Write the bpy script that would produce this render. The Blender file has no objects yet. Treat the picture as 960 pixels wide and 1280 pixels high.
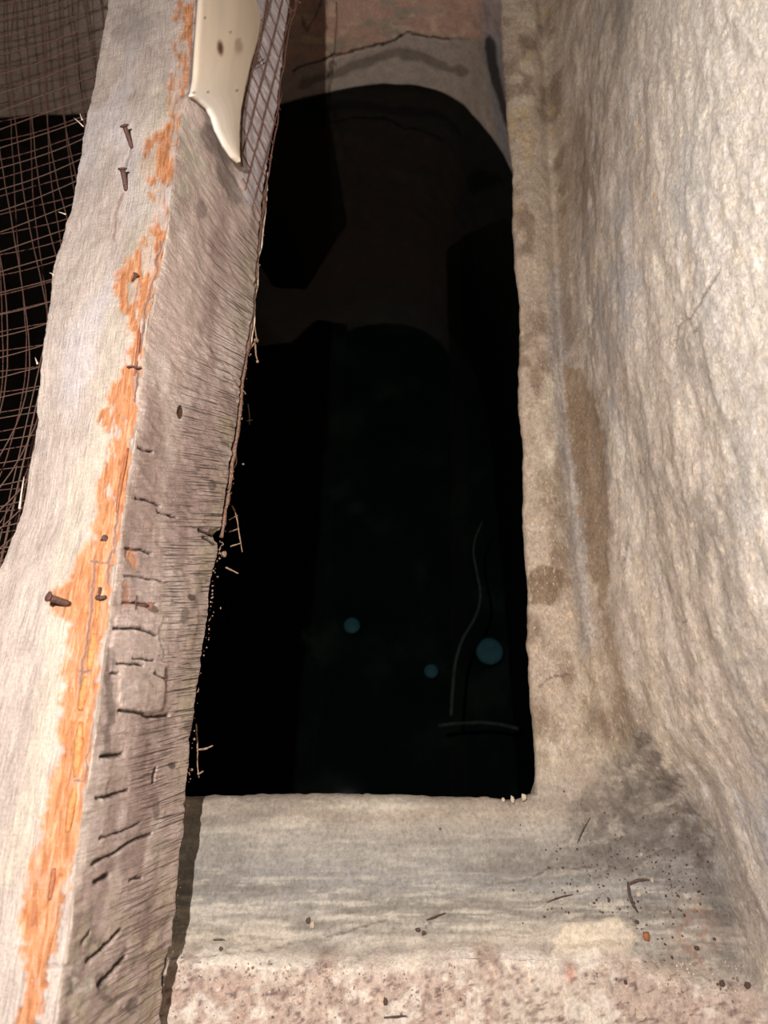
import bpy, math, random
import numpy as np
from mathutils import Vector

# ------------------------------------------------------------------ camera, world, light, exposure
S = bpy.context.scene
COL = S.collection
CAM_H = 0.62
PITCH = math.radians(24.0)            # tilt forward from straight down
F = 924.0                             # focal length in pixels of the 960x1280 frame
cam_d = bpy.data.cameras.new('camera')
cam = bpy.data.objects.new('camera', cam_d)
COL.objects.link(cam)
cam.location = (0, 0, CAM_H)
cam.rotation_euler = (PITCH, 0, 0)
cam_d.sensor_fit = 'VERTICAL'
cam_d.sensor_height = 36.0
cam_d.lens = F / 1280 * 36
cam_d.clip_start = 0.01
cam_d.dof.use_dof = True
cam_d.dof.focus_distance = 0.62
cam_d.dof.aperture_fstop = 9.0
S.camera = cam

w = bpy.data.worlds.new('world'); S.world = w
w.use_nodes = True
w.node_tree.nodes['Background'].inputs[0].default_value = (0.55, 0.6, 0.7, 1)
w.node_tree.nodes['Background'].inputs[1].default_value = 0.0025

ld = bpy.data.lights.new('phone_torch', 'POINT')
ld.energy = 36.0
ld.shadow_soft_size = 0.004
ld.color = (1.0, 0.935, 0.92)
lo = bpy.data.objects.new('phone_torch', ld)
lo.location = (-0.11, 0.10, 0.76)
COL.objects.link(lo)

S.view_settings.view_transform = 'Standard'
S.view_settings.look = 'None'
S.view_settings.gamma = 1.0
S.view_settings.use_curve_mapping = False
S.view_settings.exposure = 0.0

# ------------------------------------------------------------------ maths helpers
rng = np.random.default_rng(7)
R_ = random.Random(11)
SP, CP = math.sin(PITCH), math.cos(PITCH)


def ray(px, py):
    u = np.asarray(px, float) - 480.0
    v = np.asarray(py, float) - 640.0
    return np.stack([u + 0 * v, F * SP - v * CP, -(F * CP + v * SP)], -1)


def unp(px, py, z):
    """the point of the horizontal plane z that is seen at pixel px, py"""
    d = ray(px, py)
    t = (z - CAM_H) / d[..., 2]
    return np.array([0, 0, CAM_H]) + d * t[..., None]


def hit(px, py, P0, n):
    d = ray(px, py)
    c = np.array([0, 0, CAM_H])
    t = ((np.asarray(P0) - c) @ n) / (d @ n)
    return c + d * t[..., None]


def proj(P):
    x, y, z = P[..., 0], P[..., 1], P[..., 2] - CAM_H
    dep = y * SP - z * CP
    up = y * CP + z * SP
    dep = np.maximum(dep, 1e-3)
    return 480 + F * x / dep, 640 - F * up / dep


def ss(a, b, x):
    t = np.clip((x - a) / (b - a), 0, 1)
    return t * t * (3 - 2 * t)


def _hash(ix, iy, iz, s):
    h = ix * _u(374761393) + iy * _u(668265263) + iz * _u(2147483647) + _u((s * 974634777) & 0xFFFFFFFF)
    h = (h ^ (h >> _u(13))) * _u(1274126177)
    h = (h ^ (h >> _u(16))) * _u(2246822519)
    h ^= h >> _u(15)
    return (h & _u(0xFFFFFF)).astype(np.float32) * np.float32(2.0 / 0xFFFFFF) - np.float32(1)


_u = np.uint32
np.seterr(over='ignore')


def vnoise(x, y, z, s=0):
    flat = np.ndim(z) == 0
    ix, iy, iz = np.floor(x), np.floor(y), np.floor(z)
    fx, fy, fz = [(f * f * (3 - 2 * f)).astype(np.float32) for f in (np.asarray(x - ix), np.asarray(y - iy), np.asarray(z - iz))]
    ix, iy, iz = [np.asarray(i).astype(np.int64).astype(np.uint32) for i in (ix, iy, iz)]
    if flat:
        fz = np.float32(0)
    one = _u(1)

    def plane(k):
        h00, h10 = _hash(ix, iy, k, s), _hash(ix + one, iy, k, s)
        h01, h11 = _hash(ix, iy + one, k, s), _hash(ix + one, iy + one, k, s)
        a = h00 + (h10 - h00) * fx
        b = h01 + (h11 - h01) * fx
        return a + (b - a) * fy
    r = plane(iz)
    if not flat:
        q = plane(iz + one)
        r = r + (q - r) * fz
    return r


def fbm(x, y, z=0.0, s=0, o=4, g=0.5):
    r, a, t = 0, 1.0, 0
    for k in range(o):
        r = r + a * vnoise(x * 2 ** k + 17.3 * k, y * 2 ** k + 5.1 * k, z * 2 ** k, s + k)
        t += a
        a *= g
    return r / t


def inpoly(x, y, poly):
    r = np.zeros(np.shape(x), bool)
    n = len(poly)
    for i in range(n):
        x0, y0 = poly[i]
        x1, y1 = poly[(i + 1) % n]
        if y0 == y1:
            continue
        c = ((y0 > y) != (y1 > y)) & (x < (x1 - x0) * (y - y0) / (y1 - y0) + x0)
        r ^= c
    return r


def segdist(x, y, pts, closed=False):
    d = np.full(np.shape(x), 1e9)
    pts = list(pts) + ([pts[0]] if closed else [])
    for (x0, y0), (x1, y1) in zip(pts[:-1], pts[1:]):
        dx, dy = x1 - x0, y1 - y0
        t = np.clip(((x - x0) * dx + (y - y0) * dy) / (dx * dx + dy * dy + 1e-9), 0, 1)
        d = np.minimum(d, np.hypot(x - x0 - t * dx, y - y0 - t * dy))
    return d


def boxed(fn, x, y, pts, pad):
    """evaluate a mask only where its outline's bounding box lies"""
    q = np.asarray(pts, float)
    sel = (x > q[:, 0].min() - pad) & (x < q[:, 0].max() + pad) & (y > q[:, 1].min() - pad) & (y < q[:, 1].max() + pad)
    out = np.zeros(np.shape(x))
    if sel.any(): out[sel] = fn(x[sel], y[sel])
    return out


def pmask(x, y, poly, soft=4.0, rough=4.0, sc=18.0, s=3):
    return boxed(lambda a, b: _pmask(a, b, poly, soft, rough, sc, s), x, y, poly, soft + rough + 1)


def lmask(x, y, line, wd, rough=3.0, sc=12.0, s=5):
    return boxed(lambda a, b: _lmask(a, b, line, wd, rough, sc, s), x, y, line, wd + rough + 1)


def _pmask(x, y, poly, soft=4.0, rough=4.0, sc=18.0, s=3):
    """soft-edged, ragged region mask"""
    nx = x + rough * fbm(x / sc, y / sc, 0.3, s)
    ny = y + rough * fbm(x / sc, y / sc, 7.7, s + 9)
    d = segdist(nx, ny, poly, True)
    d = np.where(inpoly(nx, ny, poly), d, -d)
    return ss(-soft, soft, d)


def _lmask(x, y, line, wd, rough=3.0, sc=12.0, s=5):
    nx = x + rough * fbm(x / sc, y / sc, 0.3, s)
    ny = y + rough * fbm(x / sc, y / sc, 4.4, s + 4)
    return 1 - ss(wd * 0.4, wd, segdist(nx, ny, line))


def lin(c):
    c = np.asarray(c, float) / 255.0
    return np.where(c <= 0.04045, c / 12.92, ((c + 0.055) / 1.055) ** 2.4)


def mixc(C, col, m):
    return C + (lin(col) - C) * m[..., None]


# ------------------------------------------------------------------ object helpers
def tag(o, label=None, cat=None, group=None, kind=None):
    if label: o['label'] = label
    if cat: o['category'] = cat
    if group: o['group'] = group
    if kind: o['kind'] = kind
    return o


def empty(name, loc, label, cat, group=None):
    o = bpy.data.objects.new(name, None)
    o.empty_display_size = 0.02
    o.location = loc
    COL.objects.link(o)
    return tag(o, label, cat, group)


def mesh_obj(name, V, Fc, mat, parent=None, smooth=True, attrs=None, loc=None):
    V = np.asarray(V, float).reshape(-1, 3)
    base = np.array(parent['_base'] if (parent is not None and '_base' in parent) else (0, 0, 0), float)
    if loc is not None:
        base = np.asarray(loc, float)
    me = bpy.data.meshes.new(name)
    me.from_pydata((V - base).tolist(), [], [tuple(f) for f in Fc]) if len(Fc) < 5000 else _fast(me, V - base, Fc)
    me.materials.append(mat)
    if smooth:
        me.polygons.foreach_set('use_smooth', np.ones(len(me.polygons), bool))
    if attrs:
        for k, a in attrs.items():
            a = np.asarray(a, np.float32)
            if a.shape[-1] == 3 and k != 'wuv':
                at = me.attributes.new(k, 'FLOAT_COLOR', 'POINT')
                b = np.ones((len(V), 4), np.float32); b[:, :3] = a.reshape(-1, 3)
                at.data.foreach_set('color', b.ravel())
            elif k == 'wuv':
                at = me.attributes.new(k, 'FLOAT_VECTOR', 'POINT')
                at.data.foreach_set('vector', a.reshape(-1, 3).ravel())
            else:
                at = me.attributes.new(k, 'FLOAT', 'POINT')
                at.data.foreach_set('value', a.ravel())
    me.update()
    o = bpy.data.objects.new(name, me)
    COL.objects.link(o)
    if parent is not None:
        o.parent = parent
    elif loc is not None:
        o.location = tuple(loc)
    return o


def _fast(me, V, Fc):
    Fc = np.asarray(Fc, np.int32)
    n, k = Fc.shape
    me.vertices.add(len(V)); me.vertices.foreach_set('co', V.astype(np.float32).ravel())
    me.loops.add(n * k); me.loops.foreach_set('vertex_index', Fc.ravel())
    me.polygons.add(n)
    me.polygons.foreach_set('loop_start', np.arange(0, n * k, k, dtype=np.int32))
    me.update(calc_edges=True)


def grid_faces(ni, nj, flip=False, wrap=False):
    i = np.arange(ni - 1)[:, None]
    j = np.arange(nj if wrap else nj - 1)[None, :]
    j2 = (j + 1) % nj
    a, b, c, d = i * nj + j, i * nj + j2, (i + 1) * nj + j2, (i + 1) * nj + j
    q = np.stack([a, b, c, d], -1).reshape(-1, 4)
    return q[:, ::-1] if flip else q


def gnormals(P):
    du = np.gradient(P, axis=0)
    dv = np.gradient(P, axis=1)
    n = np.cross(du, dv)
    return n / (np.linalg.norm(n, axis=-1, keepdims=True) + 1e-12)


def tube_geo(pts, rad, sides=5, jit=0.0, caps=True):
    pts = np.asarray(pts, float)
    n = len(pts)
    rad = np.full(n, rad) if np.isscalar(rad) else np.asarray(rad, float)
    V, Fc = [], []
    ref = np.array([0.31, 0.17, 0.93])
    T = np.gradient(pts, axis=0)
    T /= np.linalg.norm(T, axis=1, keepdims=True) + 1e-12
    for i in range(n):
        a = np.cross(T[i], ref); a /= np.linalg.norm(a) + 1e-12
        b = np.cross(T[i], a)
        for k in range(sides):
            th = 2 * math.pi * k / sides
            r = rad[i] * (1 + jit * R_.uniform(-1, 1))
            V.append(pts[i] + r * (math.cos(th) * a + math.sin(th) * b))
    for i in range(n - 1):
        for k in range(sides):
            k2 = (k + 1) % sides
            Fc.append((i * sides + k, i * sides + k2, (i + 1) * sides + k2, (i + 1) * sides + k))
    if caps:
        Fc.append(tuple(range(sides))[::-1])
        Fc.append(tuple((n - 1) * sides + k for k in range(sides)))
    return V, Fc


def joinp(parts):
    V, Fc = [], []
    for v, f in parts:
        b = len(V)
        V += [tuple(p) for p in v]
        Fc += [tuple(i + b for i in q) for q in f]
    return V, Fc


def smoothline(pts, n):
    pts = np.asarray(pts, float)
    d = np.r_[0, np.cumsum(np.linalg.norm(np.diff(pts, axis=0), axis=1))]
    t = np.linspace(0, d[-1], n)
    out = np.stack([np.interp(t, d, pts[:, k]) for k in range(pts.shape[1])], -1)
    for _ in range(2):
        o2 = out.copy()
        o2[1:-1] = (out[:-2] + 2 * out[1:-1] + out[2:]) / 4
        out = o2
    return out


def rock_geo(c, r, seed, flat=0.7):
    rr = random.Random(seed)
    t = (1 + 5 ** .5) / 2
    vs = [(-1, t, 0), (1, t, 0), (-1, -t, 0), (1, -t, 0), (0, -1, t), (0, 1, t), (0, -1, -t), (0, 1, -t), (t, 0, -1), (t, 0, 1), (-t, 0, -1), (-t, 0, 1)]
    fs = [(0, 11, 5), (0, 5, 1), (0, 1, 7), (0, 7, 10), (0, 10, 11), (1, 5, 9), (5, 11, 4), (11, 10, 2), (10, 7, 6), (7, 1, 8), (3, 9, 4), (3, 4, 2), (3, 2, 6), (3, 6, 8), (3, 8, 9), (4, 9, 5), (2, 4, 11), (6, 2, 10), (8, 6, 7), (9, 8, 1)]
    sx, sy = rr.uniform(.7, 1.3), rr.uniform(.7, 1.3)
    V = []
    for v in vs:
        k = r / 1.9 * rr.uniform(.75, 1.2)
        V.append((c[0] + v[0] * k * sx, c[1] + v[1] * k * sy, c[2] + v[2] * k * flat))
    return V, fs


# ------------------------------------------------------------------ materials
def newmat(name):
    m = bpy.data.materials.new(name); m.use_nodes = True
    nt = m.node_tree
    return m, nt, nt.nodes['Principled BSDF']


def N(nt, t, **kw):
    n = nt.nodes.new(t)
    for k, v in kw.items():
        setattr(n, k, v)
    return n


def setin(n, **kw):
    for k, v in kw.items():
        n.inputs[k].default_value = v


def ramp(nt, src, stops):
    r = N(nt, 'ShaderNodeValToRGB')
    e = r.color_ramp.elements
    while len(e) < len(stops):
        e.new(0.5)
    for i, (p, c) in enumerate(stops):
        e[i].position = p
        e[i].color = (c, c, c, 1) if np.isscalar(c) else (*c, 1)
    nt.links.new(src, r.inputs[0])
    return r.outputs[0]


def noise(nt, vec, scale, detail=5, rough=0.6, dist=0.0):
    n = N(nt, 'ShaderNodeTexNoise')
    setin(n, Scale=scale, Detail=detail, Roughness=rough, Distortion=dist)
    nt.links.new(vec, n.inputs['Vector'])
    return n.outputs['Fac']


def mapping(nt, vec, scale, rot=(0, 0, 0)):
    m = N(nt, 'ShaderNodeMapping')
    m.inputs['Scale'].default_value = scale
    m.inputs['Rotation'].default_value = rot
    nt.links.new(vec, m.inputs['Vector'])
    return m.outputs[0]


def mixn(nt, a, b, fac, mode='MIX'):
    m = N(nt, 'ShaderNodeMix', data_type='RGBA', blend_type=mode)
    for sock, v in ((m.inputs['Factor'], fac), (m.inputs['A'], a), (m.inputs['B'], b)):
        if hasattr(v, 'is_output'):
            nt.links.new(v, sock)
        elif np.isscalar(v):
            sock.default_value = v
        else:
            sock.default_value = (*v, 1)
    return m.outputs['Result']


def math_n(nt, op, a, b=None):
    m = N(nt, 'ShaderNodeMath', operation=op)
    for i, v in enumerate((a, b)):
        if v is None: continue
        if hasattr(v, 'is_output'): nt.links.new(v, m.inputs[i])
        else: m.inputs[i].default_value = v
    return m.outputs[0]


def attr(nt, name, out='Color'):
    a = N(nt, 'ShaderNodeAttribute'); a.attribute_name = name
    return a.outputs[out]


def bump(nt, h, dist, strength=1.0, prev=None):
    b = N(nt, 'ShaderNodeBump')
    setin(b, Distance=dist, Strength=strength)
    nt.links.new(h, b.inputs['Height'])
    if prev is not None: nt.links.new(prev, b.inputs['Normal'])
    return b.outputs[0]


def plaster_mat(name, flake=1.0, fine=1.0, rough=0.85, pits=1.0):
    m, nt, bs = newmat(name)
    pos = N(nt, 'ShaderNodeTexCoord').outputs['Object']
    base = attr(nt, 'col')
    fk = attr(nt, 'flake', 'Fac')                       # where the whitewash is flaking
    n1 = noise(nt, pos, 55, 6, 0.68, 0.1)
    n2 = noise(nt, mapping(nt, pos, (1, .7, 1)), 330, 6, 0.8, 0.0)
    n3 = noise(nt, mapping(nt, pos, (1, .6, 1)), 170, 8, 0.78, 0.0)
    v = ramp(nt, n1, [(0.3, 0.80), (0.72, 1.12)])
    c = mixn(nt, base, v, 1.0, 'MULTIPLY')
    v2 = ramp(nt, n2, [(0.32, 0.66), (0.5, 1.0), (0.68, 1.26)])
    c = mixn(nt, c, v2, 1.0 * fine, 'MULTIPLY')
    fl = ramp(nt, n3, [(0.47, 0.0), (0.60, 1.0)])
    ff = math_n(nt, 'MULTIPLY', fl, fk)
    c = mixn(nt, c, mixn(nt, c, (1.35, 1.28, 1.16), 1.0, 'MULTIPLY'), math_n(nt, 'MULTIPLY', ff, 0.75 * flake))
    pit = ramp(nt, noise(nt, pos, 420, 3, 0.6), [(0.22, 1.0), (0.30, 0.0)])
    c = mixn(nt, c, (0.12, 0.09, 0.07), math_n(nt, 'MULTIPLY', pit, 0.55 * pits))
    fleck = ramp(nt, noise(nt, mapping(nt, pos, (1, .4, 1)), 520, 4, 0.7), [(0.60, 0.0), (0.66, 1.0)])
    c = mixn(nt, c, (0.80, 0.72, 0.60), math_n(nt, 'MULTIPLY', math_n(nt, 'MULTIPLY', fleck, fk), 0.55 * flake))
    nt.links.new(c, bs.inputs['Base Color'])
    setin(bs, Roughness=rough)
    bs.inputs['Specular IOR Level'].default_value = 0.25
    b = bump(nt, n1, 0.0020)
    b = bump(nt, n2, 0.0008, prev=b)
    b = bump(nt, ff, 0.0004, prev=b)
    b = bump(nt, noise(nt, pos, 1100, 4, 0.7), 0.00045, prev=b)
    nt.links.new(b, bs.inputs['Normal'])
    return m


def wood_mat():
    m, nt, bs = newmat('weathered_timber')
    uv = attr(nt, 'wuv', 'Vector')
    base = attr(nt, 'col')
    side = attr(nt, 'side', 'Fac')
    org = attr(nt, 'orange', 'Fac')
    rib = attr(nt, 'rib', 'Fac')
    # long fibres (x = along the beam, y = across)
    fib = noise(nt, mapping(nt, uv, (48, 620, 1)), 1.0, 7, 0.75, 0.5)
    fib2 = noise(nt, mapping(nt, uv, (60, 1500, 1)), 1.0, 4, 0.6, 0.3)
    blot = noise(nt, mapping(nt, uv, (26, 40, 1)), 1.0, 5, 0.65, 0.4)
    c = mixn(nt, base, ramp(nt, blot, [(0.3, 0.82), (0.7, 1.10)]), 1.0, 'MULTIPLY')
    f1 = mixn(nt, ramp(nt, fib, [(0.34, 0.66), (0.50, 1.0), (0.70, 1.12)]), (1, 1, 1), math_n(nt, 'MULTIPLY', side, 0.75))
    c = mixn(nt, c, f1, 0.9, 'MULTIPLY')
    f2 = mixn(nt, ramp(nt, fib2, [(0.34, 0.78), (0.5, 1.0), (0.66, 1.14)]), (1, 1, 1), math_n(nt, 'MULTIPLY', side, 0.9))
    c = mixn(nt, c, f2, 0.9, 'MULTIPLY')
    gr = ramp(nt, noise(nt, mapping(nt, uv, (500, 620, 1)), 1.0, 5, 0.75), [(0.33, 0.72), (0.5, 1.0), (0.68, 1.2)])
    c = mixn(nt, c, gr, 0.75, 'MULTIPLY')
    # saw marks across the side face
    sawv = mapping(nt, uv, (820, 16, 1), (0, 0, 0))
    saw = noise(nt, sawv, 1.0, 3, 0.6, 0.3)
    sawl = ramp(nt, saw, [(0.36, 1.0), (0.46, 0.0)])
    sw = math_n(nt, 'MULTIPLY', math_n(nt, 'MULTIPLY', sawl, rib), 0.85)
    c = mixn(nt, c, (0.085, 0.055, 0.042), sw)
    sgr = noise(nt, mapping(nt, uv, (420, 70, 1)), 1.0, 5, 0.7, 0.5)
    c = mixn(nt, c, ramp(nt, sgr, [(0.3, 0.74), (0.7, 1.16)]), side, 'MULTIPLY')
    # orange exposed wood: fibrous and blotchy
    on = noise(nt, mapping(nt, uv, (45, 330, 1)), 1.0, 6, 0.7, 1.0)
    oc = N(nt, 'ShaderNodeValToRGB')
    e = oc.color_ramp.elements
    e[0].position = 0.28; e[0].color = (0.24, 0.09, 0.04, 1)
    e[1].position = 0.72; e[1].color = (0.72, 0.46, 0.29, 1)
    x = e.new(0.5); x.color = (0.55, 0.225, 0.09, 1)
    nt.links.new(on, oc.inputs[0])
    c = mixn(nt, c, oc.outputs[0], org)
    sp = ramp(nt, noise(nt, mapping(nt, uv, (500, 700, 1)), 1.0, 3, 0.6), [(0.24, 1.0), (0.31, 0.0)])
    c = mixn(nt, c, (0.10, 0.07, 0.055), math_n(nt, 'MULTIPLY', sp, 0.5))
    wf = ramp(nt, noise(nt, mapping(nt, uv, (300, 600, 1)), 1.0, 4, 0.65), [(0.64, 0.0), (0.70, 1.0)])
    c = mixn(nt, c, (0.82, 0.76, 0.68), math_n(nt, 'MULTIPLY', wf, 0.45))
    nt.links.new(c, bs.inputs['Base Color'])
    setin(bs, Roughness=0.8)
    bs.inputs['Specular IOR Level'].default_value = 0.3
    b = bump(nt, fib, 0.0010)
    b = bump(nt, fib2, 0.0004, prev=b)
    b = bump(nt, math_n(nt, 'MULTIPLY', math_n(nt, 'MULTIPLY', sawl, rib), -1.0), 0.0009, prev=b)
    b = bump(nt, sgr, 0.0008, prev=b)
    nt.links.new(b, bs.inputs['Normal'])
    return m


def simple_mat(name, c1, c2, scale=200, rough=0.8, metal=0.0, bmp=0.0005):
    m, nt, bs = newmat(name)
    pos = N(nt, 'ShaderNodeTexCoord').outputs['Object']
    n = noise(nt, pos, scale, 5, 0.65)
    nt.links.new(mixn(nt, tuple(lin(c1)), tuple(lin(c2)), ramp(nt, n, [(0.35, 0.0), (0.65, 1.0)])), bs.inputs['Base Color'])
    setin(bs, Roughness=rough, Metallic=metal)
    nt.links.new(bump(nt, n, bmp), bs.inputs['Normal'])
    return m


M_PLASTER = plaster_mat('flaking_lime_plaster')
M_LEDGE = plaster_mat('smooth_grey_render', flake=0.6)
M_CIST = plaster_mat('cistern_render', flake=0.25, pits=0.4)
M_WOOD = wood_mat()
M_RUST = simple_mat('rusty_iron', (92, 62, 52), (150, 104, 84), 900, 0.75, 0.2)
M_NAIL = simple_mat('dark_rusty_nail', (66, 48, 43), (112, 80, 68), 700, 0.7, 0.3)
M_WIRE = simple_mat('rusty_wire', (104, 78, 66), (140, 108, 92), 500, 0.7, 0.2)
M_WIRE2 = simple_mat('brown_wire', (96, 64, 56), (138, 98, 84), 500, 0.75, 0.1)
M_ROOT = simple_mat('dry_root', (112, 84, 64), (176, 146, 118), 500, 0.9)
M_DIRT = simple_mat('dark_dirt', (58, 44, 38), (100, 80, 68), 600, 0.95)
M_GRIT = simple_mat('pale_grit', (196, 180, 160), (232, 220, 204), 400, 0.9)
M_BARK = simple_mat('curling_bark', (86, 60, 48), (150, 118, 96), 400, 0.9, 0, 0.001)
M_ORANGE = simple_mat('orange_seed', (134, 76, 46), (160, 100, 62), 500, 0.6)
M_SPLINT = simple_mat('pale_splinter', (206, 188, 164), (232, 216, 196), 500, 0.9)
M_TEAL = simple_mat('teal_disc', (96, 146, 160), (118, 168, 180), 60, 0.6)
M_PALEROOT = simple_mat('submerged_root', (84, 80, 74), (120, 116, 106), 120, 0.8)
M_YWOOD = simple_mat('yellow_splinter_wood', (172, 108, 58), (196, 142, 86), 300, 0.75, 0, 0.001)

# smooth cream board: nearly flat colour with two knots in it (masks computed below)
def board_mat():
    m, nt, bs = newmat('planed_cream_wood')
    uv = attr(nt, 'wuv', 'Vector')
    base = attr(nt, 'col')
    g = noise(nt, mapping(nt, uv, (9, 110, 1)), 1.0, 4, 0.5, 0.5)
    c = mixn(nt, base, ramp(nt, g, [(0.3, 0.93), (0.7, 1.04)]), 1.0, 'MULTIPLY')
    nt.links.new(c, bs.inputs['Base Color'])
    setin(bs, Roughness=0.55)
    nt.links.new(bump(nt, g, 0.0002), bs.inputs['Normal'])
    return m
M_BOARD = board_mat()
M_CRUMB = simple_mat('plaster_crumb', (168, 152, 132), (200, 184, 162), 400, 0.95)
M_MIXGRIT = simple_mat('mixed_grit', (96, 74, 66), (214, 198, 180), 160, 0.95)
M_LITTER = simple_mat('brown_litter', (104, 76, 60), (176, 148, 124), 300, 0.95)


# ------------------------------------------------------------------ outlines taken in the photograph
Z_EDGE = -0.05
EDGE_PX = [(612, -160), (625, 0), (632, 120), (638, 200), (641, 270), (648, 400), (651, 500), (653, 600), (656, 700), (659, 780), (662, 850), (668, 900), (670, 950), (671, 985)]
BASE_PX = [(664, -160), (694, 0), (702, 130), (708, 250), (716, 400), (732, 560), (750, 700), (772, 830), (800, 920), (838, 990)]
e3 = np.array([unp(x, y, Z_EDGE) for x, y in EDGE_PX])
b3 = np.array([unp(x, y, -0.03) for x, y in BASE_PX] + [unp(880, 1070, -0.01), unp(915, 1150, 0.0), unp(935, 1230, 0.0), unp(955, 1330, 0.0)])
eo = np.argsort(e3[:, 1]); bo = np.argsort(b3[:, 1])
YMIN, YMAX = -0.34, 1.50


def XE(Y):
    x = np.interp(Y, e3[eo, 1], e3[eo, 0])
    far = e3[eo][-1]
    return np.where(Y > far[1], far[0] + 0.03 * (Y - far[1]), x) + 0.0012 * fbm(Y * 45, 3.0, 1.0, 21) + 0.0012 * fbm(Y * 9, 3.0, 1.0, 22)


def XB(Y):
    x = np.interp(Y, b3[bo, 1], b3[bo, 0])
    far, near = b3[bo][-1], b3[bo][0]
    x = np.where(Y > far[1], far[0] + 0.03 * (Y - far[1]), x)
    x = np.where(Y < near[1], near[0] + 0.12 * (near[1] - Y), x)
    return x


Y_LIP = float(unp(450, 993, Z_EDGE)[1])
bot = [(120, 996), (262, 995), (330, 993), (430, 991.5), (520, 994), (560, 996), (610, 997), (640, 1000), (655, 998), (668, 992), (700, 985)]
bot3 = np.array([unp(x, y, Z_EDGE) for x, y in bot])


def YE(X):
    return np.interp(X, bot3[:, 0], bot3[:, 1]) + 0.0009 * fbm(X * 120, 1.0, 2.0, 31) + 0.0014 * ss(.10, .13, X) * fbm(X * 260, 1.0, 2.0, 33)


Y_STEP = float(unp(480, 1192, 0.0)[1])


def ystep(X):
    return Y_STEP + 0.004 * fbm(X * 14, 2.0, 3.0, 41) + 0.0015 * fbm(X * 60, 2.0, 3.0, 42) - 0.02 * ss(.16, .26, X)


def floor_h(X, Y):
    """top of the masonry: sloping ledge in front, raised parapet nearest, lip and hollow along the right"""
    ys = ystep(X)
    t = np.clip((Y_LIP - Y) / (Y_LIP - ys), 0, 1.0)
    ledge = Z_EDGE + 0.033 * t ** 1.15 + 0.003 * np.sin(t * 5.2)
    par = ss(ys + 0.006, ys - 0.009, Y)
    z = ledge * (1 - par) + (-0.001 + 0.006 * fbm(X * 9, Y * 9, 0, 51)) * par
    xe, xb = XE(Y), XB(Y)
    # lip on the right: a rounded rib beside the mouth, a hollow, then the foot of the wall
    r = np.clip((X - xe) / np.maximum(xb - xe, 1e-3), -1, 2)
    onr = ss(0.0, 0.09, Y)
    rib = 0.005 * np.exp(-((r - 0.40) / 0.36) ** 2) - 0.011 * np.exp(-((r - 0.86) / 0.14) ** 2)
    z = z + rib * onr
    # fillet rising to the wall
    z = z + 0.022 * np.clip(1 - (xb - X) / 0.022, 0, 1) ** 2
    corner = np.exp(-(((X - .235) / .05) ** 2 + ((Y + .005) / .045) ** 2))
    z = z + 0.010 * corner
    return z


def roundover(d, rad):
    """drop below the top at distance d from an edge with a rounded nose"""
    t = np.clip(1 - d / rad, 0, 1)
    return rad * (1 - np.sqrt(np.clip(1 - t * t, 0, 1)))


def rough_disp(P, amp=1.0, s=0):
    x, y, z = P[..., 0], P[..., 1], P[..., 2]
    return amp * (0.0030 * fbm(x * 14, y * 9, z * 14, 61 + s) + 0.0016 * fbm(x * 48, y * 30, z * 48, 62 + s) + 0.0011 * fbm(x * 150, y * 90, z * 150, 63 + s))


# stains, brown patches and cracks of the masonry, as regions of the photograph ------------------------------------------------
BROWN_A = [(702, 132), (716, 128), (738, 150), (746, 170), (743, 230), (730, 262), (718, 297), (712, 350), (706, 420), (703, 380), (700, 250), (696, 190)]
BROWN_B = [(707, 450), (729, 462), (748, 501), (756, 567), (762, 653), (766, 715), (756, 762), (748, 758), (733, 700), (721, 606), (713, 548), (706, 500)]
BROWN_C = [(752, 765), (768, 785), (783, 840), (785, 890), (774, 870), (760, 810)]
WET_SPOT = [(662, 712), (680, 706), (700, 712), (705, 726), (697, 742), (690, 756), (662, 756), (659, 735)]
MOSS = [(790, 920), (828, 930), (862, 1000), (905, 1110), (925, 1200), (900, 1215), (860, 1120), (800, 1098), (690, 1085), (600, 1090), (600, 1066), (690, 1060), (730, 1010), (760, 960)]
MOSS2 = [(720, 1010), (770, 950), (850, 985), (880, 1060), (850, 1080), (740, 1075)]
STREAK = [(688, 330), (706, 340), (716, 520), (738, 720), (742, 800), (725, 830), (715, 700), (698, 560), (686, 430)]
CRACKS = [
    ([(898, 330), (888, 358), (872, 385), (862, 399), (851, 394), (846, 408), (841, 432)], 2.2),
    ([(861, 402), (868, 416), (873, 408)], 2.0),
    ([(600, 1106), (628, 1104), (650, 1101), (668, 1096), (688, 1084), (715, 1086), (745, 1082)], 1.5),
    ([(735, 1100), (752, 1094), (764, 1083), (775, 1086), (800, 1078), (822, 1064), (834, 1060)], 1.7),
    ([(722, 1052), (730, 1030), (739, 1018)], 1.8),
    ([(215, 1196), (260, 1193), (330, 1184), (420, 1168), (480, 1150)], 1.6),
    ([(530, 1160), (548, 1143), (556, 1141)], 1.5),
    ([(790, 1196), (796, 1172), (794, 1150), (786, 1146)], 1.6),
    ([(674, 858), (690, 846), (712, 842)], 1.6),
    ([(836, 772), (850, 778), (858, 776)], 1.6),
    ([(780, 700), (784, 668)], 1.4),
]
LUMP = [(690, 1176), (702, 1152), (735, 1150), (770, 1148), (792, 1158), (796, 1174), (780, 1192), (740, 1196), (690, 1196)]


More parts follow.
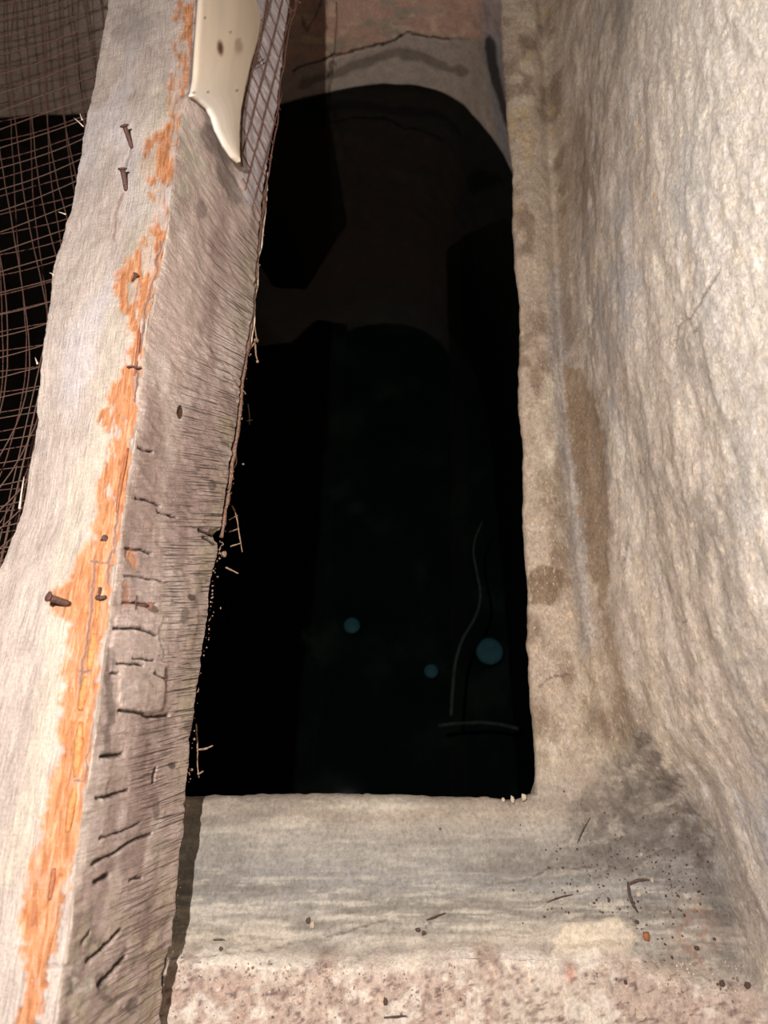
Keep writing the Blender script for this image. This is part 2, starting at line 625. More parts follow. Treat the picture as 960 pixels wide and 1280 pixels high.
def masonry_colour(P):
    px, py = proj(P)
    X, Y, Z = P[..., 0], P[..., 1], P[..., 2]
    wall = ss(-0.004, 0.012, X - XB(Y))
    par = ss(ystep(X) + 0.008, ystep(X) - 0.005, Y) * (1 - wall)
    rimr = ss(0.02, 0.09, Y) * (1 - wall)
    C = np.zeros(P.shape) + lin((158, 151, 140))
    # front ledge: warm at the brim, blue-grey behind, streaky
    t = np.clip((Y_LIP - Y) / (Y_LIP - Y_STEP), 0, 1)
    C = mixc(C, (164, 150, 133), (1 - ss(0.1, 0.35, t)) * .8)
    C = mixc(C, (142, 139, 133), np.exp(-((t - .58) / .16) ** 2) * 0.9)
    st = fbm(X * 10, Y * 75, 0, 71)
    C = mixc(C, (184, 176, 160), ss(0.12, 0.5, st) * 0.6)
    C = mixc(C, (124, 117, 107), ss(0.12, 0.5, fbm(X * 8, Y * 60, 3, 72)) * 0.6)
    C = mixc(C, (196, 184, 166), np.exp(-((t - .93) / .08) ** 2) * ss(-.2, .35, fbm(X * 22, Y * 30, 0, 73)) * .8)
    fs = fbm(X * 30 + Y * 6, Y * 300, 2, 94, 5, .7)
    C = mixc(C, (206, 196, 178), ss(0.04, .35, fs) * (.2 + .36 * ss(.45, .75, t)))
    C = mixc(C, (112, 104, 92), ss(0.08, .4, -fs) * (.15 + .34 * ss(.45, .75, t)))
    # parapet: pinkish, speckled
    pk = np.zeros(P.shape) + lin((198, 176, 160))
    pk = mixc(pk, (216, 200, 182), ss(0, .5, fbm(X * 26, Y * 26, 0, 74)))
    pk = mixc(pk, (184, 156, 140), ss(0.1, .5, fbm(X * 18, Y * 22, 5, 75)) * .5)
    pk = mixc(pk, (158, 134, 122), ss(0.12, .4, fbm(X * 260, Y * 260, 2, 76)) * .8)
    pk = mixc(pk, (112, 92, 86), ss(0.30, .42, fbm(X * 330, Y * 330, 4, 79)) * .8)
    pk = mixc(pk, (236, 224, 208), ss(0.14, .34, fbm(X * 90, Y * 90, 6, 92)) * .7)
    pk = mixc(pk, (244, 234, 218), np.exp(-((Y - ystep(X) + .003) / .007) ** 2) * ss(-.3, .3, fbm(X * 40, Y * 20, 0, 77)) * .9)
    C = C + (pk - C) * par[..., None]
    # lip on the right
    lc = np.zeros(P.shape) + lin((182, 164, 144))
    lc = mixc(lc, (208, 194, 170), ss(-.05, .4, fbm(X * 40, Y * 18, 0, 78)) * .8)
    lc = mixc(lc, (132, 112, 92), ss(.1, .5, fbm(X * 36, Y * 22, 5, 80)) * .75)
    lc = mixc(lc, (196, 170, 124), ss(.25, .5, fbm(X * 50, Y * 30, 9, 81)) * .5 * (1 - ss(200, 420, py)))
    C = C + (lc - C) * rimr[..., None]
    # wall: whitewash cream with grey bare bands
    wc = np.zeros(P.shape) + lin((214, 198, 182))
    n = fbm(Y * 9, Z * 16, 0, 82)
    wc = mixc(wc, (170, 157, 144), ss(0.0, 0.4, n) * .9)
    wc = mixc(wc, (176, 160, 142), ss(0.05, 0.3, fbm(Y * 40, Z * 110, 3, 95, 5, .65)) * .55)
    wc = mixc(wc, (230, 216, 200), ss(0.02, 0.4, fbm(Y * 13, Z * 40, 5, 83)) * .8)
    wc = mixc(wc, (188, 184, 182), ss(0.1, 0.5, fbm(Y * 7, Z * 13, 9, 84)) * .8)
    wc = mixc(wc, (240, 226, 206), ss(0.10, 0.22, fbm(Y * 24, Z * 90, 2, 85)) * .55)
    wc = mixc(wc, (222, 186, 112), ss(.42, .55, fbm(Y * 60, Z * 70, 2, 86)) * .5 * (1 - ss(250, 500, py)))
    wc = mixc(wc, (244, 236, 222), ss(0.10, .30, Z) * .8)  # whitened with height: the torch's near glare painted into the colour
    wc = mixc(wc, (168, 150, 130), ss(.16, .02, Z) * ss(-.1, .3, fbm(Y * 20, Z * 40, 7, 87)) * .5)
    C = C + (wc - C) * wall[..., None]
    m = pmask(px, py, MOSS, 16, 16, 30)
    C = mixc(C, (112, 104, 96), m * .62 * ss(-.6, .15, fbm(px / 4, py / 4, 0, 93)))
    C = mixc(C, (98, 88, 80), pmask(px, py, MOSS2, 22, 20, 24) * ss(-.35, .25, fbm(px / 14, py / 14, 0, 88)) * .7)
    C = mixc(C, (96, 84, 74), lmask(px, py, [(800, 925), (840, 985), (868, 1040), (880, 1075)], 20, 12, 16) * ss(-.2, .2, fbm(px / 6, py / 6, 0, 89)) * .7)
    C = mixc(C, (230, 213, 188), lmask(px, py, [(800, 700), (812, 800), (826, 900), (836, 960)], 11, 12, 12) * .55)
    C = mixc(C, (164, 158, 154), pmask(px, py, STREAK, 9, 7, 16) * .6)
    for poly, k in ((BROWN_A, .42), (BROWN_B, .85), (BROWN_C, .6)):  # brown patches along the hollow beside the lip
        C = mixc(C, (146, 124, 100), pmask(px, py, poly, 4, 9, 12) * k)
    C = mixc(C, (120, 98, 74), pmask(px, py, WET_SPOT, 2.5, 7, 9) * .8)
    C = mixc(C, (228, 212, 188), pmask(px, py, LUMP, 4, 6, 14) * .8)
    red = np.exp(-(((px - 868) / 26) ** 2 + ((py - 1170) / 46) ** 2))
    C = mixc(C, (150, 112, 92), red * ss(-.2, .3, fbm(px / 5, py / 5, 0, 90)) * .85)
    C = mixc(C, (186, 110, 84), np.exp(-(((px - 712) / 6) ** 2 + ((py - 1216) / 12) ** 2)) * .6)
    cr = np.zeros(px.shape)
    for line, wd in CRACKS:
        cr = np.maximum(cr, lmask(px, py, line, wd, 2.0, 9))
    C = mixc(C, (96, 78, 64), cr * ss(-.5, .2, fbm(px / 5, py / 5, 0, 91)) * .65)
    # darker below the mouth edge
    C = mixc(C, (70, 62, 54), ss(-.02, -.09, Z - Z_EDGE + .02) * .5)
    C = np.clip(C, 0.01, 0.93)
    fl = np.clip(wall * .95 + rimr * .7 + par * .35 + .25, 0, 1) * (1 - m * .6)
    return C, fl, cr


def masonry_patch(name, P, mat, flip, label_kind='structure', amp=1.0):
    n = gnormals(P)
    if flip: n = -n
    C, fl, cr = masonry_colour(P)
    px, py = proj(P)
    d = rough_disp(P, amp)
    wall = ss(-0.004, 0.012, P[..., 0] - XB(P[..., 1]))
    d = d + wall * (0.0022 * fbm(P[..., 1] * 26, P[..., 2] * 70, 0, 64) + 0.0035 * fbm(P[..., 1] * 7, P[..., 2] * 12, 0, 65))
    d = d - 0.0014 * cr
    d = d + 0.004 * pmask(px, py, LUMP, 6, 4, 14)
    Q = P + n * d[..., None]
    o = mesh_obj(name, Q, grid_faces(P.shape[0], P.shape[1], flip), mat, attrs={'col': C, 'flake': fl})
    return tag(o, kind=label_kind)


# right rim strip ---------------------------------------------------------------------------------
def warp_axis(a, b, n, power=1.0):
    return a + (b - a) * np.linspace(0, 1, n) ** power


ys = np.r_[np.linspace(Y_LIP - 0.0, 0.5, 300), np.linspace(0.5, YMAX + .12, 300)[1:]]
rr = np.r_[np.linspace(0, .12, 10), np.linspace(.12, 1.0, 60)[1:]]
Yg, Rg = np.meshgrid(ys, rr, indexing='ij')
xe, xb = XE(Yg), XB(Yg)
Xg = xe + (xb - xe) * Rg
Zg = floor_h(Xg, Yg) - roundover(Xg - xe, 0.005)
# reveal of the slab, going down from the brim
low = 26
dn = np.linspace(1, 0, low)[None, :-1]
Yd = np.repeat(ys[:, None], low - 1, 1)
Xd = XE(Yd) + 0.032 * dn
Zd = (floor_h(XE(Yd), Yd) - 0.005) - 0.060 * dn
P = np.stack([np.c_[Xd, Xg], np.c_[Yd, Yg], np.c_[Zd, Zg]], -1)
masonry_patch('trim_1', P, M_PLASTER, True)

# front ledge and parapet -----------------------------------------------------------------------------------------
xs = np.linspace(-0.80, 1, 1)
nx, ny = 420, 300
u = np.linspace(0, 1, nx)[:, None]
v = np.r_[np.linspace(0, .04, 10), np.linspace(.04, 1, ny - 10)[1:]][None, :]
# columns run from the mouth edge towards the viewer; right of the corner they start at the strip's first row
Xc = -0.78 + (0.78 + XB(np.array(Y_LIP))) * np.linspace(0, 1, nx)
ye = np.where(Xc < XE(np.array(Y_LIP)), YE(Xc), Y_LIP)
ye = np.where(np.abs(Xc - XE(np.array(Y_LIP))) < .012, ye + (Y_LIP - ye) * ss(.012, 0, np.abs(Xc - XE(np.array(Y_LIP)))), ye)
Yg = ye[:, None] + (YMIN - ye[:, None]) * v
Xg = Xc[:, None] + np.zeros_like(Yg)
stretch = XB(Yg) / XB(np.array(Y_LIP))
Xg = np.where(Xg > 0, Xg * (1 + (stretch - 1) * ss(0.03, .2, Xg)), Xg)
edge_on = ss(XE(np.array(Y_LIP)) + .004, XE(np.array(Y_LIP)) - .006, Xc)[:, None]
Zg = floor_h(Xg, Yg) - roundover(ye[:, None] - Yg, 0.009) * edge_on
Yd = np.repeat(ye[:, None], low - 1, 1) - 0.004 * dn
Xd = np.repeat(Xc[:, None], low - 1, 1)
Zd = Zg[:, :1] - 0.075 * dn
tuck = (Xc > XE(np.array(Y_LIP)) + .006)[:, None]      # right of the corner it runs on, just under the rim
Yt = ye[:, None] + 0.03 * dn
Yd = np.where(tuck, Yt, Yd)
Xt = Xd + (XB(Yt) - XB(np.array(Y_LIP))) * ss(XE(np.array(Y_LIP)), XB(np.array(Y_LIP)), Xd)
Zd = np.where(tuck, floor_h(Xt, Yt) - .0022 * np.clip(dn * 3, 0, 1), Zd)
Xd = np.where(tuck, Xt, Xd)
P = np.stack([np.c_[Xd, Xg], np.c_[Yd, Yg], np.c_[Zd, Zg]], -1)
# split at the step between sloping ledge and parapet so that each is its own piece of the setting
k = int(np.argmin(np.abs(v[0] - (Y_LIP - Y_STEP + .003) / (Y_LIP - YMIN)))) + low - 1
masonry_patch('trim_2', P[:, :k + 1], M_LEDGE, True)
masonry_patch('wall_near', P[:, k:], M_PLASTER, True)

# right wall ------------------------------------------------------------------------------------------------------
ys = np.r_[np.linspace(YMIN, Y_LIP, 190), np.linspace(Y_LIP, 0.5, 260)[1:], np.linspace(0.5, YMAX + .12, 190)[1:]]
hs = np.r_[np.linspace(0, .03, 14), np.linspace(.03, .62, 260)[1:]]
Yg, Hg = np.meshgrid(ys, hs, indexing='ij')
xb = XB(Yg)
z0 = floor_h(xb, Yg)
Zg = z0 + Hg
bulge = 0.010 * np.sin(Yg * 7 + 1) * ss(0, .1, Hg)
Xg = xb + 0.028 * Hg ** .5 * np.clip(Hg / .05, 0, 1) ** .5 * .6 + 0.035 * Hg + bulge * .5
Xg = Xg + 0.006 * (1 - np.exp(-Hg / .012))
P = np.stack([Xg, Yg, Zg], -1)
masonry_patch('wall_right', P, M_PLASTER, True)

# ------------------------------------------------------------------ the cistern below
ZW = -0.50
outline_px = [(120, 141), (240, 140), (350, 131), (400, 118), (440, 108), (480, 104), (520, 106), (552, 114), (582, 132), (606, 160), (628, 192), (640, 215)]
ow = [unp(x, y, ZW)[:2] for x, y in outline_px]
ow = [np.array((-1.05, ow[0][1] - .03))] + ow + [np.array((.292, 1.18)), np.array((.305, 1.0))]
ow = smoothline(np.array(ow), 220)


def cistern_colour(P):
    px, py = proj(P)
    Z = P[..., 2]
    C = np.zeros(P.shape) + lin((206, 184, 164))
    top = [(300, 110), (378, 82), (410, 74), (440, 68), (470, 58), (508, 42), (530, 46), (560, 49), (610, 50), (640, 50), (640, -400), (300, -400)]
    mt = pmask(px, py, top, 4, 3, 15)
    C = mixc(C, (214, 172, 148), mt * .9)
    C = mixc(C, (186, 168, 148), mt * ss(0, .5, fbm(px / 22, py / 14, 0, 101)))
    C = mixc(C, (236, 206, 172), mt * ss(.15, .5, fbm(px / 16, py / 10, 3, 102)) * .8)
    C = mixc(C, (176, 164, 150), (1 - mt) * .55)
    band = [(380, 104), (410, 94), (440, 84), (470, 73), (500, 67), (530, 72), (556, 84), (580, 92)]
    C = mixc(C, (96, 86, 76), lmask(px, py, band, 8, 5, 12) * .6)
    C = mixc(C, (150, 160, 172), pmask(px, py, [(600, -60), (640, -60), (640, 260), (622, 180), (606, 80)], 6, 2, 20) * .5)
    C = mixc(C, (52, 46, 44), pmask(px, py, [(606, 50), (613, 43), (619, 52), (624, 86), (632, 130), (640, 180), (622, 130), (610, 86)], 2.5, 2, 10) * .9)
    cr = lmask(px, py, [(366, 88), (378, 83), (402, 76), (416, 70), (440, 66), (462, 58), (480, 56), (496, 50), (508, 41), (520, 44), (535, 47), (562, 48)], 1.9, 2.5, 8)
    cr = np.maximum(cr, .5 * lmask(px, py, [(560, 48), (585, 50)], 1.3, 1, 8))
    cr = np.maximum(cr, .6 * lmask(px, py, [(402, -8), (398, 16), (388, 32), (384, 38), (378, 24)], 2.4, 3, 8))
    C = mixc(C, (24, 18, 15), cr * .95)
    left = ss(150, 100, px)
    C = mixc(C, (140, 116, 100), left * .6)
    # under the water line: algae tone, plus the water's dimming painted into the wall
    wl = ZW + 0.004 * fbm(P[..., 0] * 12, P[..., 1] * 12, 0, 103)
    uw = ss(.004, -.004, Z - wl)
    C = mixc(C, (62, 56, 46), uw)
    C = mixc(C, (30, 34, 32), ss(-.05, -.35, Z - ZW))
    return C, np.full(Z.shape, .3), cr


def cistern_wall(name, xy, z0, z1, nz, flip):
    xy = np.asarray(xy)
    zz = np.linspace(z0, z1, nz)
    P = np.zeros((len(xy), nz, 3))
    P[..., :2] = xy[:, None, :]
    P[..., 2] = zz[None, :]
    n = gnormals(P)
    if flip: n = -n
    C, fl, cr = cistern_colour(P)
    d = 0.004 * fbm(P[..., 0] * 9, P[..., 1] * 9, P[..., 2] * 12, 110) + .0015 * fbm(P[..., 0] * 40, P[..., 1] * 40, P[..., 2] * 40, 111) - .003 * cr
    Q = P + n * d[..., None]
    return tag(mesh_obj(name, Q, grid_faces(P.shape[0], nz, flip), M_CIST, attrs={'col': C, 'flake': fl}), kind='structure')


dense = smoothline(ow, 480)
P0 = dense
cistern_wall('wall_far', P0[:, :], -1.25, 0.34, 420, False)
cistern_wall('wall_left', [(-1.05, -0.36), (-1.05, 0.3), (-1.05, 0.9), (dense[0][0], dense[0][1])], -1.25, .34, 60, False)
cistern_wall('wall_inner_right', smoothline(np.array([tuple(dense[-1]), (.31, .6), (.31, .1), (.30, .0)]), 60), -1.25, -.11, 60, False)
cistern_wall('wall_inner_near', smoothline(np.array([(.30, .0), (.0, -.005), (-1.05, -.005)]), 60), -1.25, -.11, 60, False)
# bed of the cistern
gx, gy = np.meshgrid(np.linspace(-1.06, .34, 120), np.linspace(-.05, 1.6, 140), indexing='ij')
gz = -1.22 + 0.03 * fbm(gx * 5, gy * 5, 0, 120) + .01 * fbm(gx * 20, gy * 20, 0, 121)
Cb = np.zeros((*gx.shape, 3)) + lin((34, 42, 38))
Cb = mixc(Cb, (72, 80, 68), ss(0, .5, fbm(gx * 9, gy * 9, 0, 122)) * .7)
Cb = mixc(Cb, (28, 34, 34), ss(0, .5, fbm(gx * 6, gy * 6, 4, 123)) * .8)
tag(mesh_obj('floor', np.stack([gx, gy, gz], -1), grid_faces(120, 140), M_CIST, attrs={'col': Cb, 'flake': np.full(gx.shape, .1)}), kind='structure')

# still water: fresnel mirror over a tinted clear body
m, nt, bs = newmat('still_dark_water')
nt.nodes.remove(bs)
tr = N(nt, 'ShaderNodeBsdfTransparent'); tr.inputs[0].default_value = (0.38, 0.45, 0.44, 1)
gl = N(nt, 'ShaderNodeBsdfGlossy'); gl.inputs['Roughness'].default_value = 0.02
fr = N(nt, 'ShaderNodeFresnel'); fr.inputs['IOR'].default_value = 1.33
mx = N(nt, 'ShaderNodeMixShader')
nt.links.new(fr.outputs[0], mx.inputs[0]); nt.links.new(tr.outputs[0], mx.inputs[1]); nt.links.new(gl.outputs[0], mx.inputs[2])
nt.links.new(mx.outputs[0], nt.nodes['Material Output'].inputs[0])
M_WATER = m
wp = [tuple(p) for p in dense[::6]] + [tuple(dense[-1])] + [(.31, .6), (.31, .1), (.30, .0), (.0, -.005), (-1.05, -.005)]
wp = wp[::-1]
tag(mesh_obj('water', [(x, y, ZW) for x, y in wp], [tuple(range(len(wp)))], M_WATER, smooth=False), 'still dark water filling the cistern below the opening', 'water', kind='structure')

# ------------------------------------------------------------------ the timber across the opening
ZA, ZR, ZL = 0.18, 0.030, 0.158
A_PX = [(262, -260), (250, -100), (243, 0), (240, 60), (236, 110), (226, 150), (216, 230), (209, 290), (199, 345), (186, 400), (177, 480), (166, 560), (158, 620), (150, 680), (141, 740), (134, 800), (126, 860), (118, 920), (111, 970), (102, 1030), (94, 1100), (84, 1180), (68, 1280), (40, 1420)]
R_PX = [(408, -260), (380, -100), (364, 0), (357, 50), (349, 120), (341, 180), (330, 240), (325, 290), (321, 345), (316, 400), (304, 470), (298, 530), (289, 585), (282, 630), (277, 660), (274, 690), (267, 715), (262, 770), (255, 815), (246, 868), (241, 905), (236, 960), (232, 1010), (227, 1065), (221, 1125), (216, 1180), (207, 1240), (200, 1290), (180, 1420)]
L_PX = [(178, -260), (152, -100), (133, 0), (126, 45), (117, 100), (104, 158), (96, 205), (84, 265), (66, 340), (58, 390), (49, 460), (44, 530), (34, 585), (28, 625), (20, 652), (0, 700), (-34, 790), (-75, 930), (-115, 1080), (-170, 1280), (-210, 1420)]


def curve3(pxs, z):
    p = np.array([unp(x, y, z) for x, y in pxs])
    return p[np.argsort(p[:, 1])]


cA, cR, cL = curve3(A_PX, ZA), curve3(R_PX, ZR), curve3(L_PX, ZL)


def extrap(Y, c, k=0):
    x = np.interp(Y, c[:, 1], c[:, 0])
    s1 = (c[-1, 0] - c[-4, 0]) / (c[-1, 1] - c[-4, 1])
    s0 = (c[3, 0] - c[0, 0]) / (c[3, 1] - c[0, 1])
    x = np.where(Y > c[-1, 1], c[-1, 0] + s1 * (Y - c[-1, 1]), x)
    return np.where(Y < c[0, 1], c[0, 0] + s0 * (Y - c[0, 1]), x)


Yb = np.r_[np.linspace(-0.27, .45, 760), np.linspace(.45, 1.30, 440)[1:]]


def corners(Y):
    A = np.stack([extrap(Y, cA), Y, np.full_like(Y, ZA)], -1)
    Rr = np.stack([extrap(Y, cR), Y, np.full_like(Y, ZR)], -1)
    L = np.stack([extrap(Y, cL), Y, np.full_like(Y, ZL)], -1)
    return L, A, Rr, L + Rr - A


cl, ca, cr_, cb = corners(Yb)
jag = 0.0016 * fbm(Yb * 40, 0.5, 0.5, 130) + .0012 * fbm(Yb * 160, .5, .5, 131)
cr_[:, 0] += jag
cl[:, 0] += 0.0018 * fbm(Yb * 30, 2.5, 0.5, 132) + .001 * fbm(Yb * 150, .5, 2.5, 133)
NT, NS, NB = 130, 150, 14
seg = []
sidep, tc = [], []
tt = np.linspace(0, 1, NT, endpoint=False)
st_ = np.linspace(0, 1, NS, endpoint=False)
nb = np.linspace(0, 1, NB, endpoint=False)
P = np.concatenate([
    cl[:, None] * (1 - tt)[None, :, None] + ca[:, None] * tt[None, :, None],
    ca[:, None] * (1 - st_)[None, :, None] + cr_[:, None] * st_[None, :, None],
    cr_[:, None] * (1 - nb)[None, :, None] + cb[:, None] * nb[None, :, None],
    cb[:, None] * (1 - nb)[None, :, None] + cl[:, None] * nb[None, :, None]], 1)
nj = P.shape[1]
across = np.concatenate([tt * .09, .09 + st_ * .15, .24 + nb * .09, .33 + nb * .15])[None, :] + 0 * Yb[:, None]
topm = np.zeros(nj); topm[:NT] = 1
sidm = np.zeros(nj); sidm[NT:NT + NS] = 1
sfr = np.zeros(nj); sfr[NT:NT + NS] = st_; sfr[NT + NS:] = 1
tfr = np.zeros(nj); tfr[:NT] = tt; tfr[NT:NT + NS] = 1
px, py = proj(P)
# round the corners by smoothing around the section
Q = P.copy()
for _ in range(5):
    Q = (np.roll(Q, 1, 1) + 2 * Q + np.roll(Q, -1, 1)) / 4
# outward normal
du = np.gradient(Q, axis=0)
dv = np.roll(Q, -1, 1) - np.roll(Q, 1, 1)
nn = np.cross(dv, du); nn /= np.linalg.norm(nn, axis=-1, keepdims=True) + 1e-12
cen = Q.mean(axis=1, keepdims=True)
if np.sum(nn * (Q - cen)) < 0: nn = -nn
Yg = P[..., 1]
along = Yg
TM, SM = topm[None, :] + 0 * Yg, sidm[None, :] + 0 * Yg
nearA = np.exp(-((across - .09) / .006) ** 2)

ORANGE = [(0, 222, 243), (40, 219, 241), (70, 222, 238), (95, 210, 234), (120, 214, 229), (150, 214, 226), (170, 182, 223), (190, 178, 220), (220, 178, 216), (235, 187, 206), (260, 195, 209), (280, 190, 205), (310, 170, 204), (330, 155, 199), (360, 143, 194), (385, 148, 187), (400, 160, 184), (430, 165, 181), (460, 155, 178), (480, 140, 176), (500, 130, 173), (525, 122, 169), (540, 138, 166), (560, 135, 163), (600, 122, 158), (640, 118, 153), (670, 114, 149), (690, 100, 147), (720, 88, 142), (738, 62, 138), (760, 62, 134), (778, 82, 132), (800, 82, 129), (850, 77, 123), (900, 75, 118), (950, 75, 112), (970, 62, 108), (1000, 60, 102), (1050, 52, 95), (1080, 35, 90), (1110, 27, 82), (1150, 20, 74), (1200, 28, 62), (1240, 28, 52), (1300, 16, 40)]
poly = [(a, y) for y, a, b in ORANGE] + [(b, y) for y, a, b in ORANGE[::-1]]
om = pmask(px, py, poly, 4.5, 10, 11, 140) * TM
gaps = ss(.12, .34, fbm(px / 9, py / 30, 0, 141)) * (1 - .75 * ss(640, 700, py))
om = om * (1 - gaps * .8)
om = np.maximum(om, .7 * lmask(px, py, [(164, 690), (168, 705)], 7, 4) * SM)
om = np.maximum(om, .5 * lmask(px, py, [(157, 730), (158, 752)], 6, 4) * SM)
# colours of the timber
C = np.zeros(P.shape) + lin((198, 183, 170))
C = mixc(C, (178, 161, 149), ss(0, .5, fbm(along * 16, across * 60, 0, 142)) * .6)
C = mixc(C, (208, 199, 196), ss(0.05, .4, fbm(along * 9, across * 30, 6, 143)) * ss(620, 500, py) * .6)
C = mixc(C, (214, 202, 172), lmask(px, py, [(205, 120), (190, 200), (175, 300), (140, 430), (120, 560), (80, 700), (66, 850), (40, 1000), (8, 1100)], 22, 12, 20) * .3)
C = mixc(C, (150, 136, 126), lmask(px, py, [(150, 30), (170, 20), (165, 50)], 22, 10, 18) * .45)
C = mixc(C, (168, 152, 136), lmask(px, py, [(78, 360), (104, 318), (126, 296), (138, 268)], 5, 5, 10) * .5)
C = mixc(C, (140, 126, 118), lmask(px, py, [(163, 188), (158, 208)], 2.5, 2) * .7)
C = mixc(C, (150, 120, 104), lmask(px, py, [(156, 242), (146, 262), (141, 290), (143, 300)], 2.5, 3) * .7)
Cs = np.zeros(P.shape) + lin((208, 186, 174))
Cs = mixc(Cs, (226, 208, 196), ss(-.1, .4, fbm(along * 22, across * 30, 0, 144)) * .8)
Cs = mixc(Cs, (172, 148, 138), ss(0, .5, fbm(along * 14, across * 36, 4, 145)) * .8)
Cs = mixc(Cs, (198, 182, 156), np.exp(-((sfr[None, :] - .88) / .10) ** 2) * ss(200, 420, py) * ss(-.3, .3, fbm(along * 30, across * 20, 4, 146)) * .75)
Cs = mixc(Cs, (200, 190, 170), pmask(px, py, [(214, 130), (246, 150), (262, 220), (240, 260), (214, 300), (212, 220)], 10, 12, 16) * ss(-.2, .3, fbm(px / 8, py / 14, 0, 147)) * .8)
Cs = mixc(Cs, (108, 94, 86), lmask(px, py, [(262, 165), (282, 215), (296, 250)], 13, 9, 14) * .65)
PATCH = [(146, 768), (200, 770), (196, 800), (206, 838), (204, 886), (180, 892), (148, 888), (146, 850), (138, 838), (138, 812)]
pm = pmask(px, py, PATCH, 1.6, 3, 12) * SM
PATCH2 = [(158, 716), (198, 724), (202, 790), (198, 886), (150, 886), (150, 770), (164, 750)]
pm2 = pmask(px, py, PATCH2, 6, 5, 12) * SM
Cs = mixc(Cs, (210, 190, 180), pm2 * .5)
Cs = mixc(Cs, (216, 196, 184), pm * .7)
Cs = mixc(Cs, (104, 88, 82), lmask(px, py, [(134, 815), (136, 850), (138, 890), (132, 940)], 8, 6) * SM * .6)
Cs = mixc(Cs, (222, 206, 182), lmask(px, py, [(199, 726), (203, 772), (204, 800)], 2.2, 2) * SM * .8)
Cs = mixc(Cs, (226, 216, 200), pmask(px, py, [(84, 1180), (110, 1190), (120, 1230), (104, 1262), (84, 1290), (60, 1290), (66, 1230)], 8, 16, 14) * ss(-.3, .2, fbm(px / 7, py / 7, 0, 148)) * .85)
Cs = mixc(Cs, (206, 190, 166), ss(1000, 1150, py) * ss(.15, .4, fbm(px / 12, py / 22, 3, 149)) * .7)
Cs = mixc(Cs, (86, 72, 66), ss(1090, 1240, py) * ss(.05, .35, fbm(px / 14, py / 18, 8, 150)) * .6)
SPOT = [(239, 747, 6, 5, .8), (264, 607, 5, 8, .6), (230, 770, 7, 12, .45), (216, 957, 6, 5, .7), (206, 845, 4, 14, .6), (252, 262, 8, 14, .4), (236, 908, 6, 10, .55), (140, 945, 12, 4, .7), (195, 1010, 5, 16, .45)]
for a, b, c_, d_, k_ in SPOT:
    rr_ = np.hypot((px - a) / c_, (py - b) / d_) + .3 * fbm(px / 4, py / 4, 0, 151)
    Cs = mixc(Cs, (74, 58, 52), ss(1.15, .7, rr_) * k_)
Cs = mixc(Cs, (212, 203, 204), pmask(px, py, [(340, -140), (420, -140), (366, 40), (356, 120), (340, 200), (322, 262), (306, 250), (298, 200), (300, 120)], 4, 3, 14) * .85)
C = C + (Cs - C) * SM[..., None]
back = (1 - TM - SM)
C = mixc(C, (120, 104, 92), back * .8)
C = mixc(C, (222, 205, 184), np.exp(-((across - .0915) / .0019) ** 2) * ss(200, 260, py) * .7)
C = mixc(C, (196, 178, 162), np.exp(-((across - .091) / .004) ** 2) * ss(1000, 1100, py) * .6)
# dark seams in the orange wood
seams = [[(202, 300), (190, 350), (178, 400), (170, 450), (168, 500)], [(150, 600), (140, 680), (132, 730)], [(118, 700), (112, 760), (100, 840), (96, 880)], [(114, 905), (108, 950), (106, 975)], [(96, 840), (112, 838)], [(90, 976), (106, 978)], [(110, 700), (140, 706)]]
sm_ = np.zeros(px.shape)
for s_ in seams:
    sm_ = np.maximum(sm_, lmask(px, py, s_, 2.6, 4, 12))
sm_ *= TM
C = mixc(C, (104, 60, 44), sm_ * .75)
om = om * (1 - sm_ * .8)
# cracks across the side face
BCR = [
    ([(144, 786), (165, 785), (194, 794)], 2.6), ([(148, 889), (170, 891), (185, 897), (212, 894)], 3.0), ([(158, 684), (175, 688), (187, 692)], 2.0),
    ([(154, 753), (192, 756)], 2.0), ([(250, 663), (262, 668), (276, 672)], 3.0), ([(254, 672), (268, 680)], 2.2), ([(121, 998), (140, 995), (160, 988)], 2.8),
    ([(115, 1080), (140, 1068), (160, 1053), (188, 1042)], 2.8), ([(119, 1103), (135, 1094)], 4.0), ([(110, 1202), (128, 1188), (150, 1162)], 3.2),
    ([(125, 1232), (140, 1216), (156, 1196)], 3.4), ([(127, 946), (152, 943)], 3.0), ([(125, 1048), (150, 1040), (174, 1028)], 1.8), ([(146, 830), (176, 832)], 1.8),
    ([(140, 842), (147, 842)], 2.6), ([(164, 824), (190, 826)], 1.5), ([(190, 840), (206, 850)], 1.6), ([(206, 1270), (206, 1220), (214, 1186)], 2.4), ([(160, 1100), (176, 1096)], 2.0),
    ([(172, 560), (190, 566)], 1.8), ([(196, 640), (220, 648)], 1.6), ([(170, 622), (200, 632)], 1.6), ([(156, 720), (200, 726)], 1.4), ([(190, 978), (196, 960)], 2.4), ([(103, 1178), (112, 1166)], 2.4)]
cr = np.zeros(px.shape)
for line, wd in BCR:
    cr = np.maximum(cr, lmask(px, py, line, wd, 2.0, 8))
cr *= SM
C = mixc(C, (44, 32, 28), cr * .9)
# knot with dark heart
kr = np.hypot((px - 225 - (py - 515) * .05) / 3.2, (py - 515) / 8)
kn = ss(1.1, .8, kr) * SM
C = mixc(C, (92, 56, 38), kn)
C = mixc(C, (44, 28, 22), ss(1.0, .8, np.abs(kr - .95) * 5) * SM * .8)
rib = SM * ss(.30, .72, sfr[None, :] + .25 * fbm(along * 20, across * 12, 3, 160)) * ss(240, 330, py)
rib = np.clip(rib * (1 - pm) * (1 - .45 * ss(960, 1080, py)) + .14 * SM * (1 - pm), 0, 1)
